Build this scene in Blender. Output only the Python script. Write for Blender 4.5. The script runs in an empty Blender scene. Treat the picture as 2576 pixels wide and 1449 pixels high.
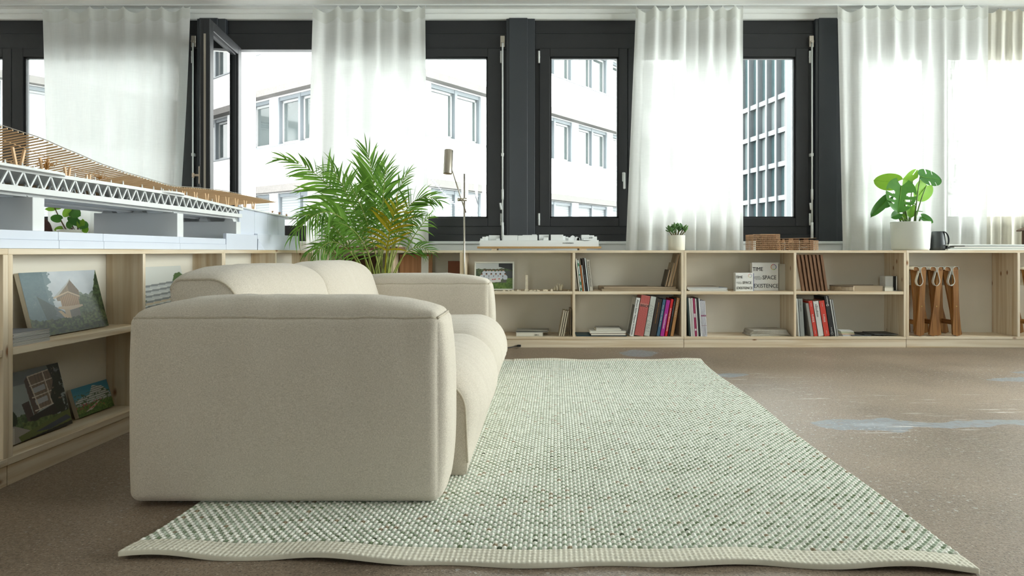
import bpy, math, random
import numpy as np
from mathutils import Vector, Matrix, noise as mnoise

# ------------------------------------------------------------------ camera
sc = bpy.context.scene
col = sc.collection
F, CX, CY, H = 1680.0, 1350.0, 633.0, 0.765      # focal length (px), horizon point (px), eye height (m)
W_PX, H_PX = 2576.0, 1449.0
cam_data = bpy.data.cameras.new('camera')
cam_data.sensor_width = 36.0
cam_data.lens = 36.0 * F / W_PX
cam_data.shift_x = (W_PX / 2 - CX) / W_PX
cam_data.shift_y = -(H_PX / 2 - CY) / W_PX
cam_data.clip_start = 0.05
cam_data.clip_end = 400
cam = bpy.data.objects.new('camera', cam_data)
cam.location = (0, 0, H)
cam.rotation_euler = (math.radians(90), 0, 0)
col.objects.link(cam)
sc.camera = cam

# ------------------------------------------------------------------ sky, daylight, exposure
SKY = 12.5
world = bpy.data.worlds.new('overcast_sky')
sc.world = world
world.use_nodes = True
wn = world.node_tree.nodes
bg = wn['Background']
bg.inputs[0].default_value = (0.965, 1.0, 0.98, 1)
bg.inputs[1].default_value = SKY

sc.view_settings.view_transform = 'Standard'
sc.view_settings.look = 'None'
sc.view_settings.exposure = 0.55
sc.view_settings.gamma = 1.0
sc.view_settings.use_curve_mapping = False
sc.cycles.use_denoising = True
sc.cycles.max_bounces = 7
sc.cycles.diffuse_bounces = 4
sc.cycles.glossy_bounces = 3
sc.cycles.transmission_bounces = 8
sc.cycles.transparent_max_bounces = 12
sc.cycles.use_adaptive_sampling = True
sc.cycles.adaptive_threshold = .12
sc.cycles.sample_clamp_indirect = 12.0
sc.cycles.caustics_reflective = False
sc.cycles.caustics_refractive = False

def window_portal(name, loc, sx, sz, rz):
    """light portal: guides sky light through a window opening, gives no light itself"""
    l = bpy.data.lights.new(name, 'AREA')
    l.shape = 'RECTANGLE'
    l.size, l.size_y = sx, sz
    l.cycles.is_portal = True
    o = bpy.data.objects.new(name, l)
    o.location = loc
    o.rotation_euler = (math.radians(-90), 0, rz)
    col.objects.link(o)
    return o

# ------------------------------------------------------------------ helpers
def S(c):
    """sRGB 0-255 triple -> linear"""
    return tuple(((v / 255) / 12.92 if v / 255 <= .04045 else ((v / 255 + .055) / 1.055) ** 2.4) for v in c)

def at(px, py, Y):
    return Vector(((px - CX) * Y / F, Y, H - (py - CY) * Y / F))

def tag(o, label=None, cat=None, group=None, kind=None):
    if label: o['label'] = label
    if cat: o['category'] = cat
    if group: o['group'] = group
    if kind: o['kind'] = kind
    return o

def thing(name, label, cat, loc=(0, 0, 0), rot=(0, 0, 0), group=None, kind=None):
    o = bpy.data.objects.new(name, None)
    o.empty_display_size = .05
    col.objects.link(o)
    o.location = loc
    o.rotation_euler = rot
    return tag(o, label, cat, group, kind)

def root_loc(p):
    v = Vector((0, 0, 0))
    while p is not None:
        v = v + Vector(p.location)
        p = p.parent
    return v

class MB:
    """collects geometry for ONE mesh object"""
    def __init__(s):
        s.v = []; s.f = []; s.sm = []
    def add(s, verts, faces, smooth=False):
        b = len(s.v)
        s.v.extend([tuple(p) for p in verts])
        s.f.extend([tuple(i + b for i in f) for f in faces])
        s.sm.extend([smooth] * len(faces))
        return s
    def box(s, x0, x1, y0, y1, z0, z1, M=None):
        v = [(x, y, z) for x in (x0, x1) for y in (y0, y1) for z in (z0, z1)]
        f = [(0, 1, 3, 2), (4, 6, 7, 5), (0, 4, 5, 1), (2, 3, 7, 6), (0, 2, 6, 4), (1, 5, 7, 3)]
        if M is not None: v = [M @ Vector(p) for p in v]
        return s.add(v, f)
    def cbox(s, x0, x1, y0, y1, z0, z1, b=.002, M=None):
        """box with chamfered edges"""
        b = min(b, (x1 - x0) * .45, (y1 - y0) * .45, (z1 - z0) * .45)
        v = []; idx = {}
        for ix, x in enumerate((x0, x1)):
            for iy, y in enumerate((y0, y1)):
                for iz, z in enumerate((z0, z1)):
                    sx, sy, sz = (1 if ix == 0 else -1), (1 if iy == 0 else -1), (1 if iz == 0 else -1)
                    idx[(ix, iy, iz)] = len(v)
                    v += [(x, y + sy * b, z + sz * b), (x + sx * b, y, z + sz * b), (x + sx * b, y + sy * b, z)]
        f = []
        I = lambda a, b_, c, k: idx[(a, b_, c)] + k
        for a in (0, 1):
            q = [I(a, 0, 0, 0), I(a, 1, 0, 0), I(a, 1, 1, 0), I(a, 0, 1, 0)]; f.append(q if a else q[::-1])
            q = [I(0, a, 0, 1), I(1, a, 0, 1), I(1, a, 1, 1), I(0, a, 1, 1)]; f.append(q[::-1] if a else q)
            q = [I(0, 0, a, 2), I(1, 0, a, 2), I(1, 1, a, 2), I(0, 1, a, 2)]; f.append(q if a else q[::-1])
        for a in (0, 1):
            for c in (0, 1):
                f.append([I(a, c, 0, 0), I(a, c, 1, 0), I(a, c, 1, 1), I(a, c, 0, 1)])
                f.append([I(a, 0, c, 0), I(a, 1, c, 0), I(a, 1, c, 2), I(a, 0, c, 2)])
                f.append([I(0, a, c, 1), I(1, a, c, 1), I(1, a, c, 2), I(0, a, c, 2)])
                for d in (0, 1):
                    f.append([I(a, c, d, 0), I(a, c, d, 1), I(a, c, d, 2)])
        if M is not None: v = [M @ Vector(p) for p in v]
        return s.add(v, f)
    def prism(s, pts, axis, a0, a1, smooth=False):
        """closed 2D outline extruded along axis: 0 -> (y,z), 1 -> (x,z), 2 -> (x,y)"""
        n = len(pts)
        def P(p, a):
            return (a, p[0], p[1]) if axis == 0 else (p[0], a, p[1]) if axis == 1 else (p[0], p[1], a)
        v = [P(p, a0) for p in pts] + [P(p, a1) for p in pts]
        f = [tuple(range(n))[::-1], tuple(range(n, 2 * n))]
        s.add(v, f)
        b = len(s.v) - 2 * n
        for i in range(n):
            j = (i + 1) % n
            s.f.append((b + i, b + j, b + n + j, b + n + i)); s.sm.append(smooth)
        return s
    def tube(s, pts, r, n=8, caps=True, closed=False):
        pts = [Vector(p) for p in pts]
        m = len(pts)
        rr = r if hasattr(r, '__len__') else [r] * m
        v = []; f = []
        up = None
        for i, p in enumerate(pts):
            if closed: d = pts[(i + 1) % m] - pts[i - 1]
            else: d = pts[min(i + 1, m - 1)] - pts[max(i - 1, 0)]
            if d.length < 1e-9: d = Vector((0, 0, 1))
            d.normalize()
            if up is None:
                up = Vector((0, 0, 1)) if abs(d.z) < .9 else Vector((1, 0, 0))
            a = d.cross(up)
            if a.length < 1e-6: a = d.cross(Vector((0, 1, 0)))
            a.normalize(); b = a.cross(d).normalized(); up = b
            for k in range(n):
                t = 2 * math.pi * k / n
                v.append(p + (a * math.cos(t) + b * math.sin(t)) * rr[i])
        for i in range(m if closed else m - 1):
            i2 = (i + 1) % m
            for k in range(n):
                k2 = (k + 1) % n
                f.append((i * n + k, i2 * n + k, i2 * n + k2, i * n + k2))
        s.add(v, f, True)
        if caps and not closed:
            b0 = len(s.v) - m * n
            s.f.append(tuple(b0 + k for k in range(n))); s.sm.append(False)
            s.f.append(tuple(b0 + (m - 1) * n + k for k in range(n))[::-1]); s.sm.append(False)
        return s
    def lathe(s, prof, n=32, c=(0, 0, 0), sx=1, sy=1):
        """profile of (r, z) pairs"""
        v = []; f = []
        for r, z in prof:
            for k in range(n):
                t = 2 * math.pi * k / n
                v.append((c[0] + r * sx * math.cos(t), c[1] + r * sy * math.sin(t), c[2] + z))
        m = len(prof)
        for i in range(m - 1):
            for k in range(n):
                k2 = (k + 1) % n
                f.append((i * n + k, i * n + k2, (i + 1) * n + k2, (i + 1) * n + k))
        return s.add(v, f, True)
    def sheet(s, P, nu, nv, smooth=True, wrap=False):
        """P(i,j) -> point over an (nu+1)x(nv+1) grid"""
        v = [P(i, j) for i in range(nu + 1) for j in range(nv + 1)]
        f = []
        for i in range(nu):
            for j in range(nv):
                a = i * (nv + 1) + j
                f.append((a, a + 1, a + nv + 2, a + nv + 1))
        return s.add(v, f, smooth)
    def mesh(s, name, off=(0, 0, 0)):
        me = bpy.data.meshes.new(name)
        ox, oy, oz = off
        me.from_pydata([(p[0] - ox, p[1] - oy, p[2] - oz) for p in s.v], [], s.f)
        me.polygons.foreach_set('use_smooth', s.sm)
        me.update()
        return me

def recalc(me):
    import bmesh
    bm = bmesh.new(); bm.from_mesh(me)
    bmesh.ops.recalc_face_normals(bm, faces=bm.faces)
    bm.to_mesh(me); bm.free()

def part(name, mb, mat, parent=None, local=False, kind=None, label=None, fix=True):
    """links mb as one mesh object; coordinates are world unless local=True"""
    off = (0, 0, 0) if (local or parent is None) else root_loc(parent)
    me = mb.mesh(name, off)
    if fix: recalc(me)
    if mat is not None: me.materials.append(mat)
    o = bpy.data.objects.new(name, me)
    col.objects.link(o)
    if parent is not None: o.parent = parent
    if kind: o['kind'] = kind
    if label: o['label'] = label
    return o

def solo(name, mb, mat, label, cat, group=None, kind=None, base=None):
    """a thing that is one mesh; origin at its base"""
    if base is None:
        a = np.array(mb.v); lo = a.min(0); hi = a.max(0)
        base = ((lo[0] + hi[0]) / 2, (lo[1] + hi[1]) / 2, lo[2])
    me = mb.mesh(name, base); recalc(me)
    if mat is not None: me.materials.append(mat)
    o = bpy.data.objects.new(name, me)
    o.location = base
    col.objects.link(o)
    return tag(o, label, cat, group, kind)

def inst(name, me, parent, M=None, kind=None):
    """object sharing mesh data, local matrix M under parent"""
    o = bpy.data.objects.new(name, me)
    col.objects.link(o)
    o.parent = parent
    if M is not None: o.matrix_local = M
    if kind: o['kind'] = kind
    return o

def text_part(name, body, size, mat, parent, M, ext=.0006, align='LEFT', squeeze=1.0):
    """flat lettering; local text plane is x (reading direction) / y (up), placed by M under parent"""
    cu = bpy.data.curves.new(name, 'FONT')
    cu.body = body; cu.size = size; cu.extrude = ext; cu.align_x = align
    cu.resolution_u = 2
    t = bpy.data.objects.new(name, cu)
    col.objects.link(t)
    dg = bpy.context.evaluated_depsgraph_get()
    me = bpy.data.meshes.new_from_object(t.evaluated_get(dg))
    bpy.data.objects.remove(t)
    me.name = name
    me.materials.clear(); me.materials.append(mat)
    if squeeze != 1.0:
        for v in me.vertices: v.co.x *= squeeze
    o = bpy.data.objects.new(name, me)
    col.objects.link(o)
    o.parent = parent
    o.matrix_local = M
    return o

def strokes(parent, M, n, size, mat, seed=1, words=0):
    """small print too fine to read: letter-like strokes in a row"""
    rn = random.Random(seed); mb = MB(); x = 0.0; w = size * .09
    for k in range(n):
        if words and k % words == words - 1: x += size * .45; continue
        h = size * rn.choice((.5, .5, .7)); a = size * rn.uniform(.28, .4)
        mb.box(x, x + w, 0, h, 0, .0005)
        if rn.random() < .75: mb.box(x + a - w, x + a, 0, size * .5, 0, .0005)
        if rn.random() < .8: mb.box(x, x + a, size * .5 - w, size * .5, 0, .0005)
        if rn.random() < .5: mb.box(x, x + a, 0, w, 0, .0005)
        x += a + size * .12
    o = part('small_print', mb, mat, parent, local=True, kind='stuff')
    o.matrix_local = M
    return o

def frame(o, x, y):
    """matrix with origin o and x/y axes; z = x cross y"""
    x = Vector(x).normalized(); y = Vector(y).normalized(); z = x.cross(y)
    return Matrix(((x.x, y.x, z.x, o[0]), (x.y, y.y, z.y, o[1]), (x.z, y.z, z.z, o[2]), (0, 0, 0, 1)))

# ------------------------------------------------------------------ materials
def nt_new(name):
    m = bpy.data.materials.new(name)
    m.use_nodes = True
    nt = m.node_tree
    return m, nt, nt.nodes, nt.links, nt.nodes['Principled BSDF']

_M = {}
def pm(name, c, rough=.6, metal=0.0, var=.06, scale=30.0, bump=0.0, spec=.5, sheen=0.0, sub=None):
    """principled colour with a fine noise variation (var) and optional bump"""
    if name in _M: return _M[name]
    m, nt, N, L, b = nt_new(name)
    b.inputs['Roughness'].default_value = rough
    b.inputs['Metallic'].default_value = metal
    b.inputs['Specular IOR Level'].default_value = spec
    if sheen: b.inputs['Sheen Weight'].default_value = sheen
    tc = N.new('ShaderNodeTexCoord')
    nz = N.new('ShaderNodeTexNoise'); nz.inputs['Scale'].default_value = scale; nz.inputs['Detail'].default_value = 4
    L.new(tc.outputs['Object'], nz.inputs['Vector'])
    mx = N.new('ShaderNodeMix'); mx.data_type = 'RGBA'
    mx.inputs[6].default_value = (*[max(0, v * (1 - var)) for v in c], 1)
    mx.inputs[7].default_value = (*[min(1, v * (1 + var)) for v in c], 1)
    L.new(nz.outputs['Fac'], mx.inputs[0]); L.new(mx.outputs[2], b.inputs['Base Color'])
    if bump:
        bp = N.new('ShaderNodeBump'); bp.inputs['Strength'].default_value = bump; bp.inputs['Distance'].default_value = .002
        L.new(nz.outputs['Fac'], bp.inputs['Height']); L.new(bp.outputs['Normal'], b.inputs['Normal'])
    _M[name] = m
    return m

def wood(name, axis, light, dark, knot=None, knots=True, rough=.55, grain=30.0, along=1.1, contrast=.42):
    """boards: grain along axis 0/1/2 in object space, varied per object"""
    m, nt, N, L, b = nt_new(name)
    b.inputs['Roughness'].default_value = rough
    b.inputs['Specular IOR Level'].default_value = .3
    tc = N.new('ShaderNodeTexCoord'); oi = N.new('ShaderNodeObjectInfo')
    off = N.new('ShaderNodeVectorMath'); off.operation = 'SCALE'; off.inputs[0].default_value = (7.3, 5.1, 9.7)
    L.new(oi.outputs['Random'], off.inputs['Scale'])
    ad = N.new('ShaderNodeVectorMath'); ad.operation = 'ADD'
    L.new(tc.outputs['Object'], ad.inputs[0]); L.new(off.outputs[0], ad.inputs[1])
    mp = N.new('ShaderNodeMapping')
    sc3 = [grain] * 3; sc3[axis] = along
    mp.inputs['Scale'].default_value = sc3
    L.new(ad.outputs[0], mp.inputs['Vector'])
    nz = N.new('ShaderNodeTexNoise'); nz.inputs['Scale'].default_value = 1.0; nz.inputs['Detail'].default_value = 5
    nz.inputs['Distortion'].default_value = .6
    L.new(mp.outputs[0], nz.inputs['Vector'])
    rp = N.new('ShaderNodeValToRGB')
    rp.color_ramp.elements[0].position = .5 - contrast / 2; rp.color_ramp.elements[0].color = (*dark, 1)
    rp.color_ramp.elements[1].position = .5 + contrast * .3; rp.color_ramp.elements[1].color = (*light, 1)
    L.new(nz.outputs['Fac'], rp.inputs[0])
    out = rp.outputs[0]
    if knots:
        mk = N.new('ShaderNodeMapping')
        s3 = [9.0] * 3; s3[axis] = 4.2
        mk.inputs['Scale'].default_value = s3
        L.new(ad.outputs[0], mk.inputs['Vector'])
        vo = N.new('ShaderNodeTexVoronoi'); vo.inputs['Scale'].default_value = 1.0; vo.inputs['Randomness'].default_value = 1
        L.new(mk.outputs[0], vo.inputs['Vector'])
        kr = N.new('ShaderNodeValToRGB')
        kr.color_ramp.elements[0].position = .045; kr.color_ramp.elements[0].color = (1, 1, 1, 1)
        kr.color_ramp.elements[1].position = .11; kr.color_ramp.elements[1].color = (0, 0, 0, 1)
        L.new(vo.outputs['Distance'], kr.inputs[0])
        mx = N.new('ShaderNodeMix'); mx.data_type = 'RGBA'
        L.new(kr.outputs[0], mx.inputs[0]); L.new(out, mx.inputs[6]); mx.inputs[7].default_value = (*(knot or dark), 1)
        out = mx.outputs[2]
    L.new(out, b.inputs['Base Color'])
    bp = N.new('ShaderNodeBump'); bp.inputs['Strength'].default_value = .12; bp.inputs['Distance'].default_value = .001
    L.new(nz.outputs['Fac'], bp.inputs['Height']); L.new(bp.outputs['Normal'], b.inputs['Normal'])
    return m

def fabric(name, c1, c2, scale=520.0, bump=.35, rough=.95, sheen=.2):
    """woven cloth: crossed thread waves mottled by noise"""
    m, nt, N, L, b = nt_new(name)
    b.inputs['Roughness'].default_value = rough
    b.inputs['Specular IOR Level'].default_value = .15
    b.inputs['Sheen Weight'].default_value = sheen
    tc = N.new('ShaderNodeTexCoord')
    n1 = N.new('ShaderNodeTexNoise'); n1.inputs['Scale'].default_value = scale; n1.inputs['Detail'].default_value = 2
    mp = N.new('ShaderNodeMapping'); mp.inputs['Scale'].default_value = (1, 1, .18)
    L.new(tc.outputs['Object'], mp.inputs['Vector']); L.new(mp.outputs[0], n1.inputs['Vector'])
    n2 = N.new('ShaderNodeTexNoise'); n2.inputs['Scale'].default_value = scale; n2.inputs['Detail'].default_value = 2
    mp2 = N.new('ShaderNodeMapping'); mp2.inputs['Scale'].default_value = (.18, .18, 1)
    L.new(tc.outputs['Object'], mp2.inputs['Vector']); L.new(mp2.outputs[0], n2.inputs['Vector'])
    ad = N.new('ShaderNodeMath'); ad.operation = 'ADD'
    L.new(n1.outputs['Fac'], ad.inputs[0]); L.new(n2.outputs['Fac'], ad.inputs[1])
    mr = N.new('ShaderNodeMapRange'); mr.inputs[1].default_value = .75; mr.inputs[2].default_value = 1.25
    L.new(ad.outputs[0], mr.inputs[0])
    mx = N.new('ShaderNodeMix'); mx.data_type = 'RGBA'
    mx.inputs[6].default_value = (*c1, 1); mx.inputs[7].default_value = (*c2, 1)
    L.new(mr.outputs[0], mx.inputs[0]); L.new(mx.outputs[2], b.inputs['Base Color'])
    bp = N.new('ShaderNodeBump'); bp.inputs['Strength'].default_value = bump; bp.inputs['Distance'].default_value = .001
    L.new(mr.outputs[0], bp.inputs['Height']); L.new(bp.outputs['Normal'], b.inputs['Normal'])
    return m

def glass_mat(name, tint=(1, 1, 1), ior=1.5, boost=1.0):
    """thin window pane: clear, with Fresnel reflection"""
    m = bpy.data.materials.new(name); m.use_nodes = True
    nt = m.node_tree; N = nt.nodes; L = nt.links
    N.remove(N['Principled BSDF'])
    out = N['Material Output']
    tr = N.new('ShaderNodeBsdfTransparent'); tr.inputs[0].default_value = (*tint, 1)
    gl = N.new('ShaderNodeBsdfGlossy'); gl.inputs['Roughness'].default_value = .0
    fr = N.new('ShaderNodeFresnel'); fr.inputs['IOR'].default_value = ior
    mu = N.new('ShaderNodeMath'); mu.operation = 'MULTIPLY'; mu.inputs[1].default_value = boost; mu.use_clamp = True
    mx = N.new('ShaderNodeMixShader')
    L.new(fr.outputs[0], mu.inputs[0]); L.new(mu.outputs[0], mx.inputs[0])
    L.new(tr.outputs[0], mx.inputs[1]); L.new(gl.outputs[0], mx.inputs[2]); L.new(mx.outputs[0], out.inputs[0])
    return m

def sheer_mat(name, c, clear=.25, trans=.6, tint=(1, 1, 1)):
    """curtain cloth: diffuse + translucent + open weave, thread pattern in the openness"""
    m = bpy.data.materials.new(name); m.use_nodes = True
    nt = m.node_tree; N = nt.nodes; L = nt.links
    N.remove(N['Principled BSDF'])
    out = N['Material Output']
    tc = N.new('ShaderNodeTexCoord')
    mp = N.new('ShaderNodeMapping'); mp.inputs['Scale'].default_value = (140, 140, 9)
    n1 = N.new('ShaderNodeTexNoise'); n1.inputs['Scale'].default_value = 1; n1.inputs['Detail'].default_value = 3
    mp2 = N.new('ShaderNodeMapping'); mp2.inputs['Scale'].default_value = (9, 9, 140)
    n2 = N.new('ShaderNodeTexNoise'); n2.inputs['Scale'].default_value = 1; n2.inputs['Detail'].default_value = 3
    for a, b in ((mp, n1), (mp2, n2)):
        L.new(tc.outputs['Object'], a.inputs['Vector']); L.new(a.outputs[0], b.inputs['Vector'])
    ad = N.new('ShaderNodeMath'); ad.operation = 'ADD'
    L.new(n1.outputs['Fac'], ad.inputs[0]); L.new(n2.outputs['Fac'], ad.inputs[1])
    mr = N.new('ShaderNodeMapRange'); mr.inputs[1].default_value = .7; mr.inputs[2].default_value = 1.3
    mr.inputs[3].default_value = max(0, clear - .02); mr.inputs[4].default_value = clear + .03
    L.new(ad.outputs[0], mr.inputs[0])
    df = N.new('ShaderNodeBsdfDiffuse'); df.inputs[0].default_value = (*c, 1)
    tl = N.new('ShaderNodeBsdfTranslucent'); tl.inputs[0].default_value = (*[v * t for v, t in zip(c, tint)], 1)
    m1 = N.new('ShaderNodeMixShader'); m1.inputs[0].default_value = trans
    L.new(df.outputs[0], m1.inputs[1]); L.new(tl.outputs[0], m1.inputs[2])
    tr = N.new('ShaderNodeBsdfTransparent')
    m2 = N.new('ShaderNodeMixShader')
    L.new(mr.outputs[0], m2.inputs[0]); L.new(m1.outputs[0], m2.inputs[1]); L.new(tr.outputs[0], m2.inputs[2])
    L.new(m2.outputs[0], out.inputs[0])
    return m

def leaf_mat(name, c, c2, trans=.35, rough=.4, vein=60.0):
    """leaf: glossy green with some light passing through"""
    m, nt, N, L, b = nt_new(name)
    b.inputs['Roughness'].default_value = rough
    b.inputs['Specular IOR Level'].default_value = .35
    tc = N.new('ShaderNodeTexCoord'); oi = N.new('ShaderNodeObjectInfo')
    nz = N.new('ShaderNodeTexNoise'); nz.inputs['Scale'].default_value = vein
    L.new(tc.outputs['Object'], nz.inputs['Vector'])
    ad = N.new('ShaderNodeMath'); ad.operation = 'MULTIPLY_ADD'; ad.inputs[1].default_value = .5
    L.new(nz.outputs['Fac'], ad.inputs[0]); 
    hs = N.new('ShaderNodeMath'); hs.operation = 'MULTIPLY'; hs.inputs[1].default_value = .6
    L.new(oi.outputs['Random'], hs.inputs[0]); L.new(hs.outputs[0], ad.inputs[2])
    mx = N.new('ShaderNodeMix'); mx.data_type = 'RGBA'
    mx.inputs[6].default_value = (*c, 1); mx.inputs[7].default_value = (*c2, 1)
    L.new(ad.outputs[0], mx.inputs[0]); L.new(mx.outputs[2], b.inputs['Base Color'])
    tl = N.new('ShaderNodeBsdfTranslucent')
    L.new(mx.outputs[2], tl.inputs[0])
    ms = N.new('ShaderNodeMixShader'); ms.inputs[0].default_value = trans
    L.new(b.outputs[0], ms.inputs[1]); L.new(tl.outputs[0], ms.inputs[2])
    L.new(ms.outputs[0], N['Material Output'].inputs[0])
    return m

def attr_mat(name, rough=.5, spec=.4, bump=0.0, bscale=300.0):
    """flat print / dyed weave: colour from the mesh's own colour attribute"""
    m, nt, N, L, b = nt_new(name)
    b.inputs['Roughness'].default_value = rough
    b.inputs['Specular IOR Level'].default_value = spec
    a = N.new('ShaderNodeAttribute'); a.attribute_name = 'Col'
    L.new(a.outputs['Color'], b.inputs['Base Color'])
    if bump:
        tc = N.new('ShaderNodeTexCoord')
        nz = N.new('ShaderNodeTexNoise'); nz.inputs['Scale'].default_value = bscale
        L.new(tc.outputs['Object'], nz.inputs['Vector'])
        bp = N.new('ShaderNodeBump'); bp.inputs['Strength'].default_value = bump; bp.inputs['Distance'].default_value = .001
        L.new(nz.outputs['Fac'], bp.inputs['Height']); L.new(bp.outputs['Normal'], b.inputs['Normal'])
    return m

PINE_L, PINE_D, PINE_K = S((234, 220, 197)), S((205, 180, 143)), S((146, 100, 64))
pine = [wood('pine_grain_%s' % 'xyz'[k], k, PINE_L, PINE_D, PINE_K) for k in range(3)]
oak = [wood('oiled_oak_%s' % 'xyz'[k], k, S((158, 112, 64)), S((112, 72, 36)), knots=False, grain=60, along=3, rough=.45) for k in range(3)]
dark_wood = wood('dark_oak_z', 2, S((96, 66, 46)), S((60, 40, 28)), knots=False, grain=60, along=3)
brown_ply = wood('brown_plywood', 2, S((182, 134, 98)), S((150, 104, 72)), knots=False, grain=40, along=2)
white_paint = pm('white_wall_paint', (.92, .93, .905), .8, var=.015, scale=3)
white_gloss = pm('white_enamel', (.8, .82, .81), .35, var=.02)
back_white = pm('white_back_board', S((236, 230, 216)), .75, var=.02, scale=4)
black_frame = pm('black_window_paint', S((44, 45, 47)), .42, var=.15, scale=6, spec=.4)
black_col = pm('charcoal_column_paint', S((56, 60, 65)), .38, var=.15, scale=4, spec=.5)
black_rubber = pm('black_rubber', S((24, 24, 25)), .6)
beige_plastic = pm('beige_plastic', S((205, 188, 168)), .45)
steel = pm('brushed_steel', S((190, 182, 170)), .32, metal=1.0, var=.08, scale=90)
alu = pm('grey_aluminium', S((196, 200, 200)), .4, metal=.7)
brass = pm('brass', S((214, 182, 120)), .3, metal=1.0)
white_paper = pm('white_paper', S((235, 235, 230)), .8, var=.02)
page_mat = pm('page_edges', S((226, 221, 207)), .9, var=.06, scale=400)
model_white = pm('white_card', S((236, 238, 238)), .85, var=.02, scale=8)
model_grey = pm('pale_grey_board', S((222, 228, 240)), .8, var=.03, scale=8)
ceramic = pm('white_pot_glaze', S((232, 236, 228)), .4, var=.015)
soil = pm('dark_soil', S((60, 45, 35)), .95, var=.4, scale=120, bump=.6)
pane_mat = glass_mat('window_glass', (.97, .99, .985), 1.5, 1.0)
pane_open = glass_mat('double_glazing', (.93, .97, .965), 1.65, 1.6)
print_mat = attr_mat('printed_panel', .42, .45)
# ------------------------------------------------------------------ room shell
XL, XR, YB, YW, ZC = -7.2, 5.5, -5.2, 5.82, 2.875

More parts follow.
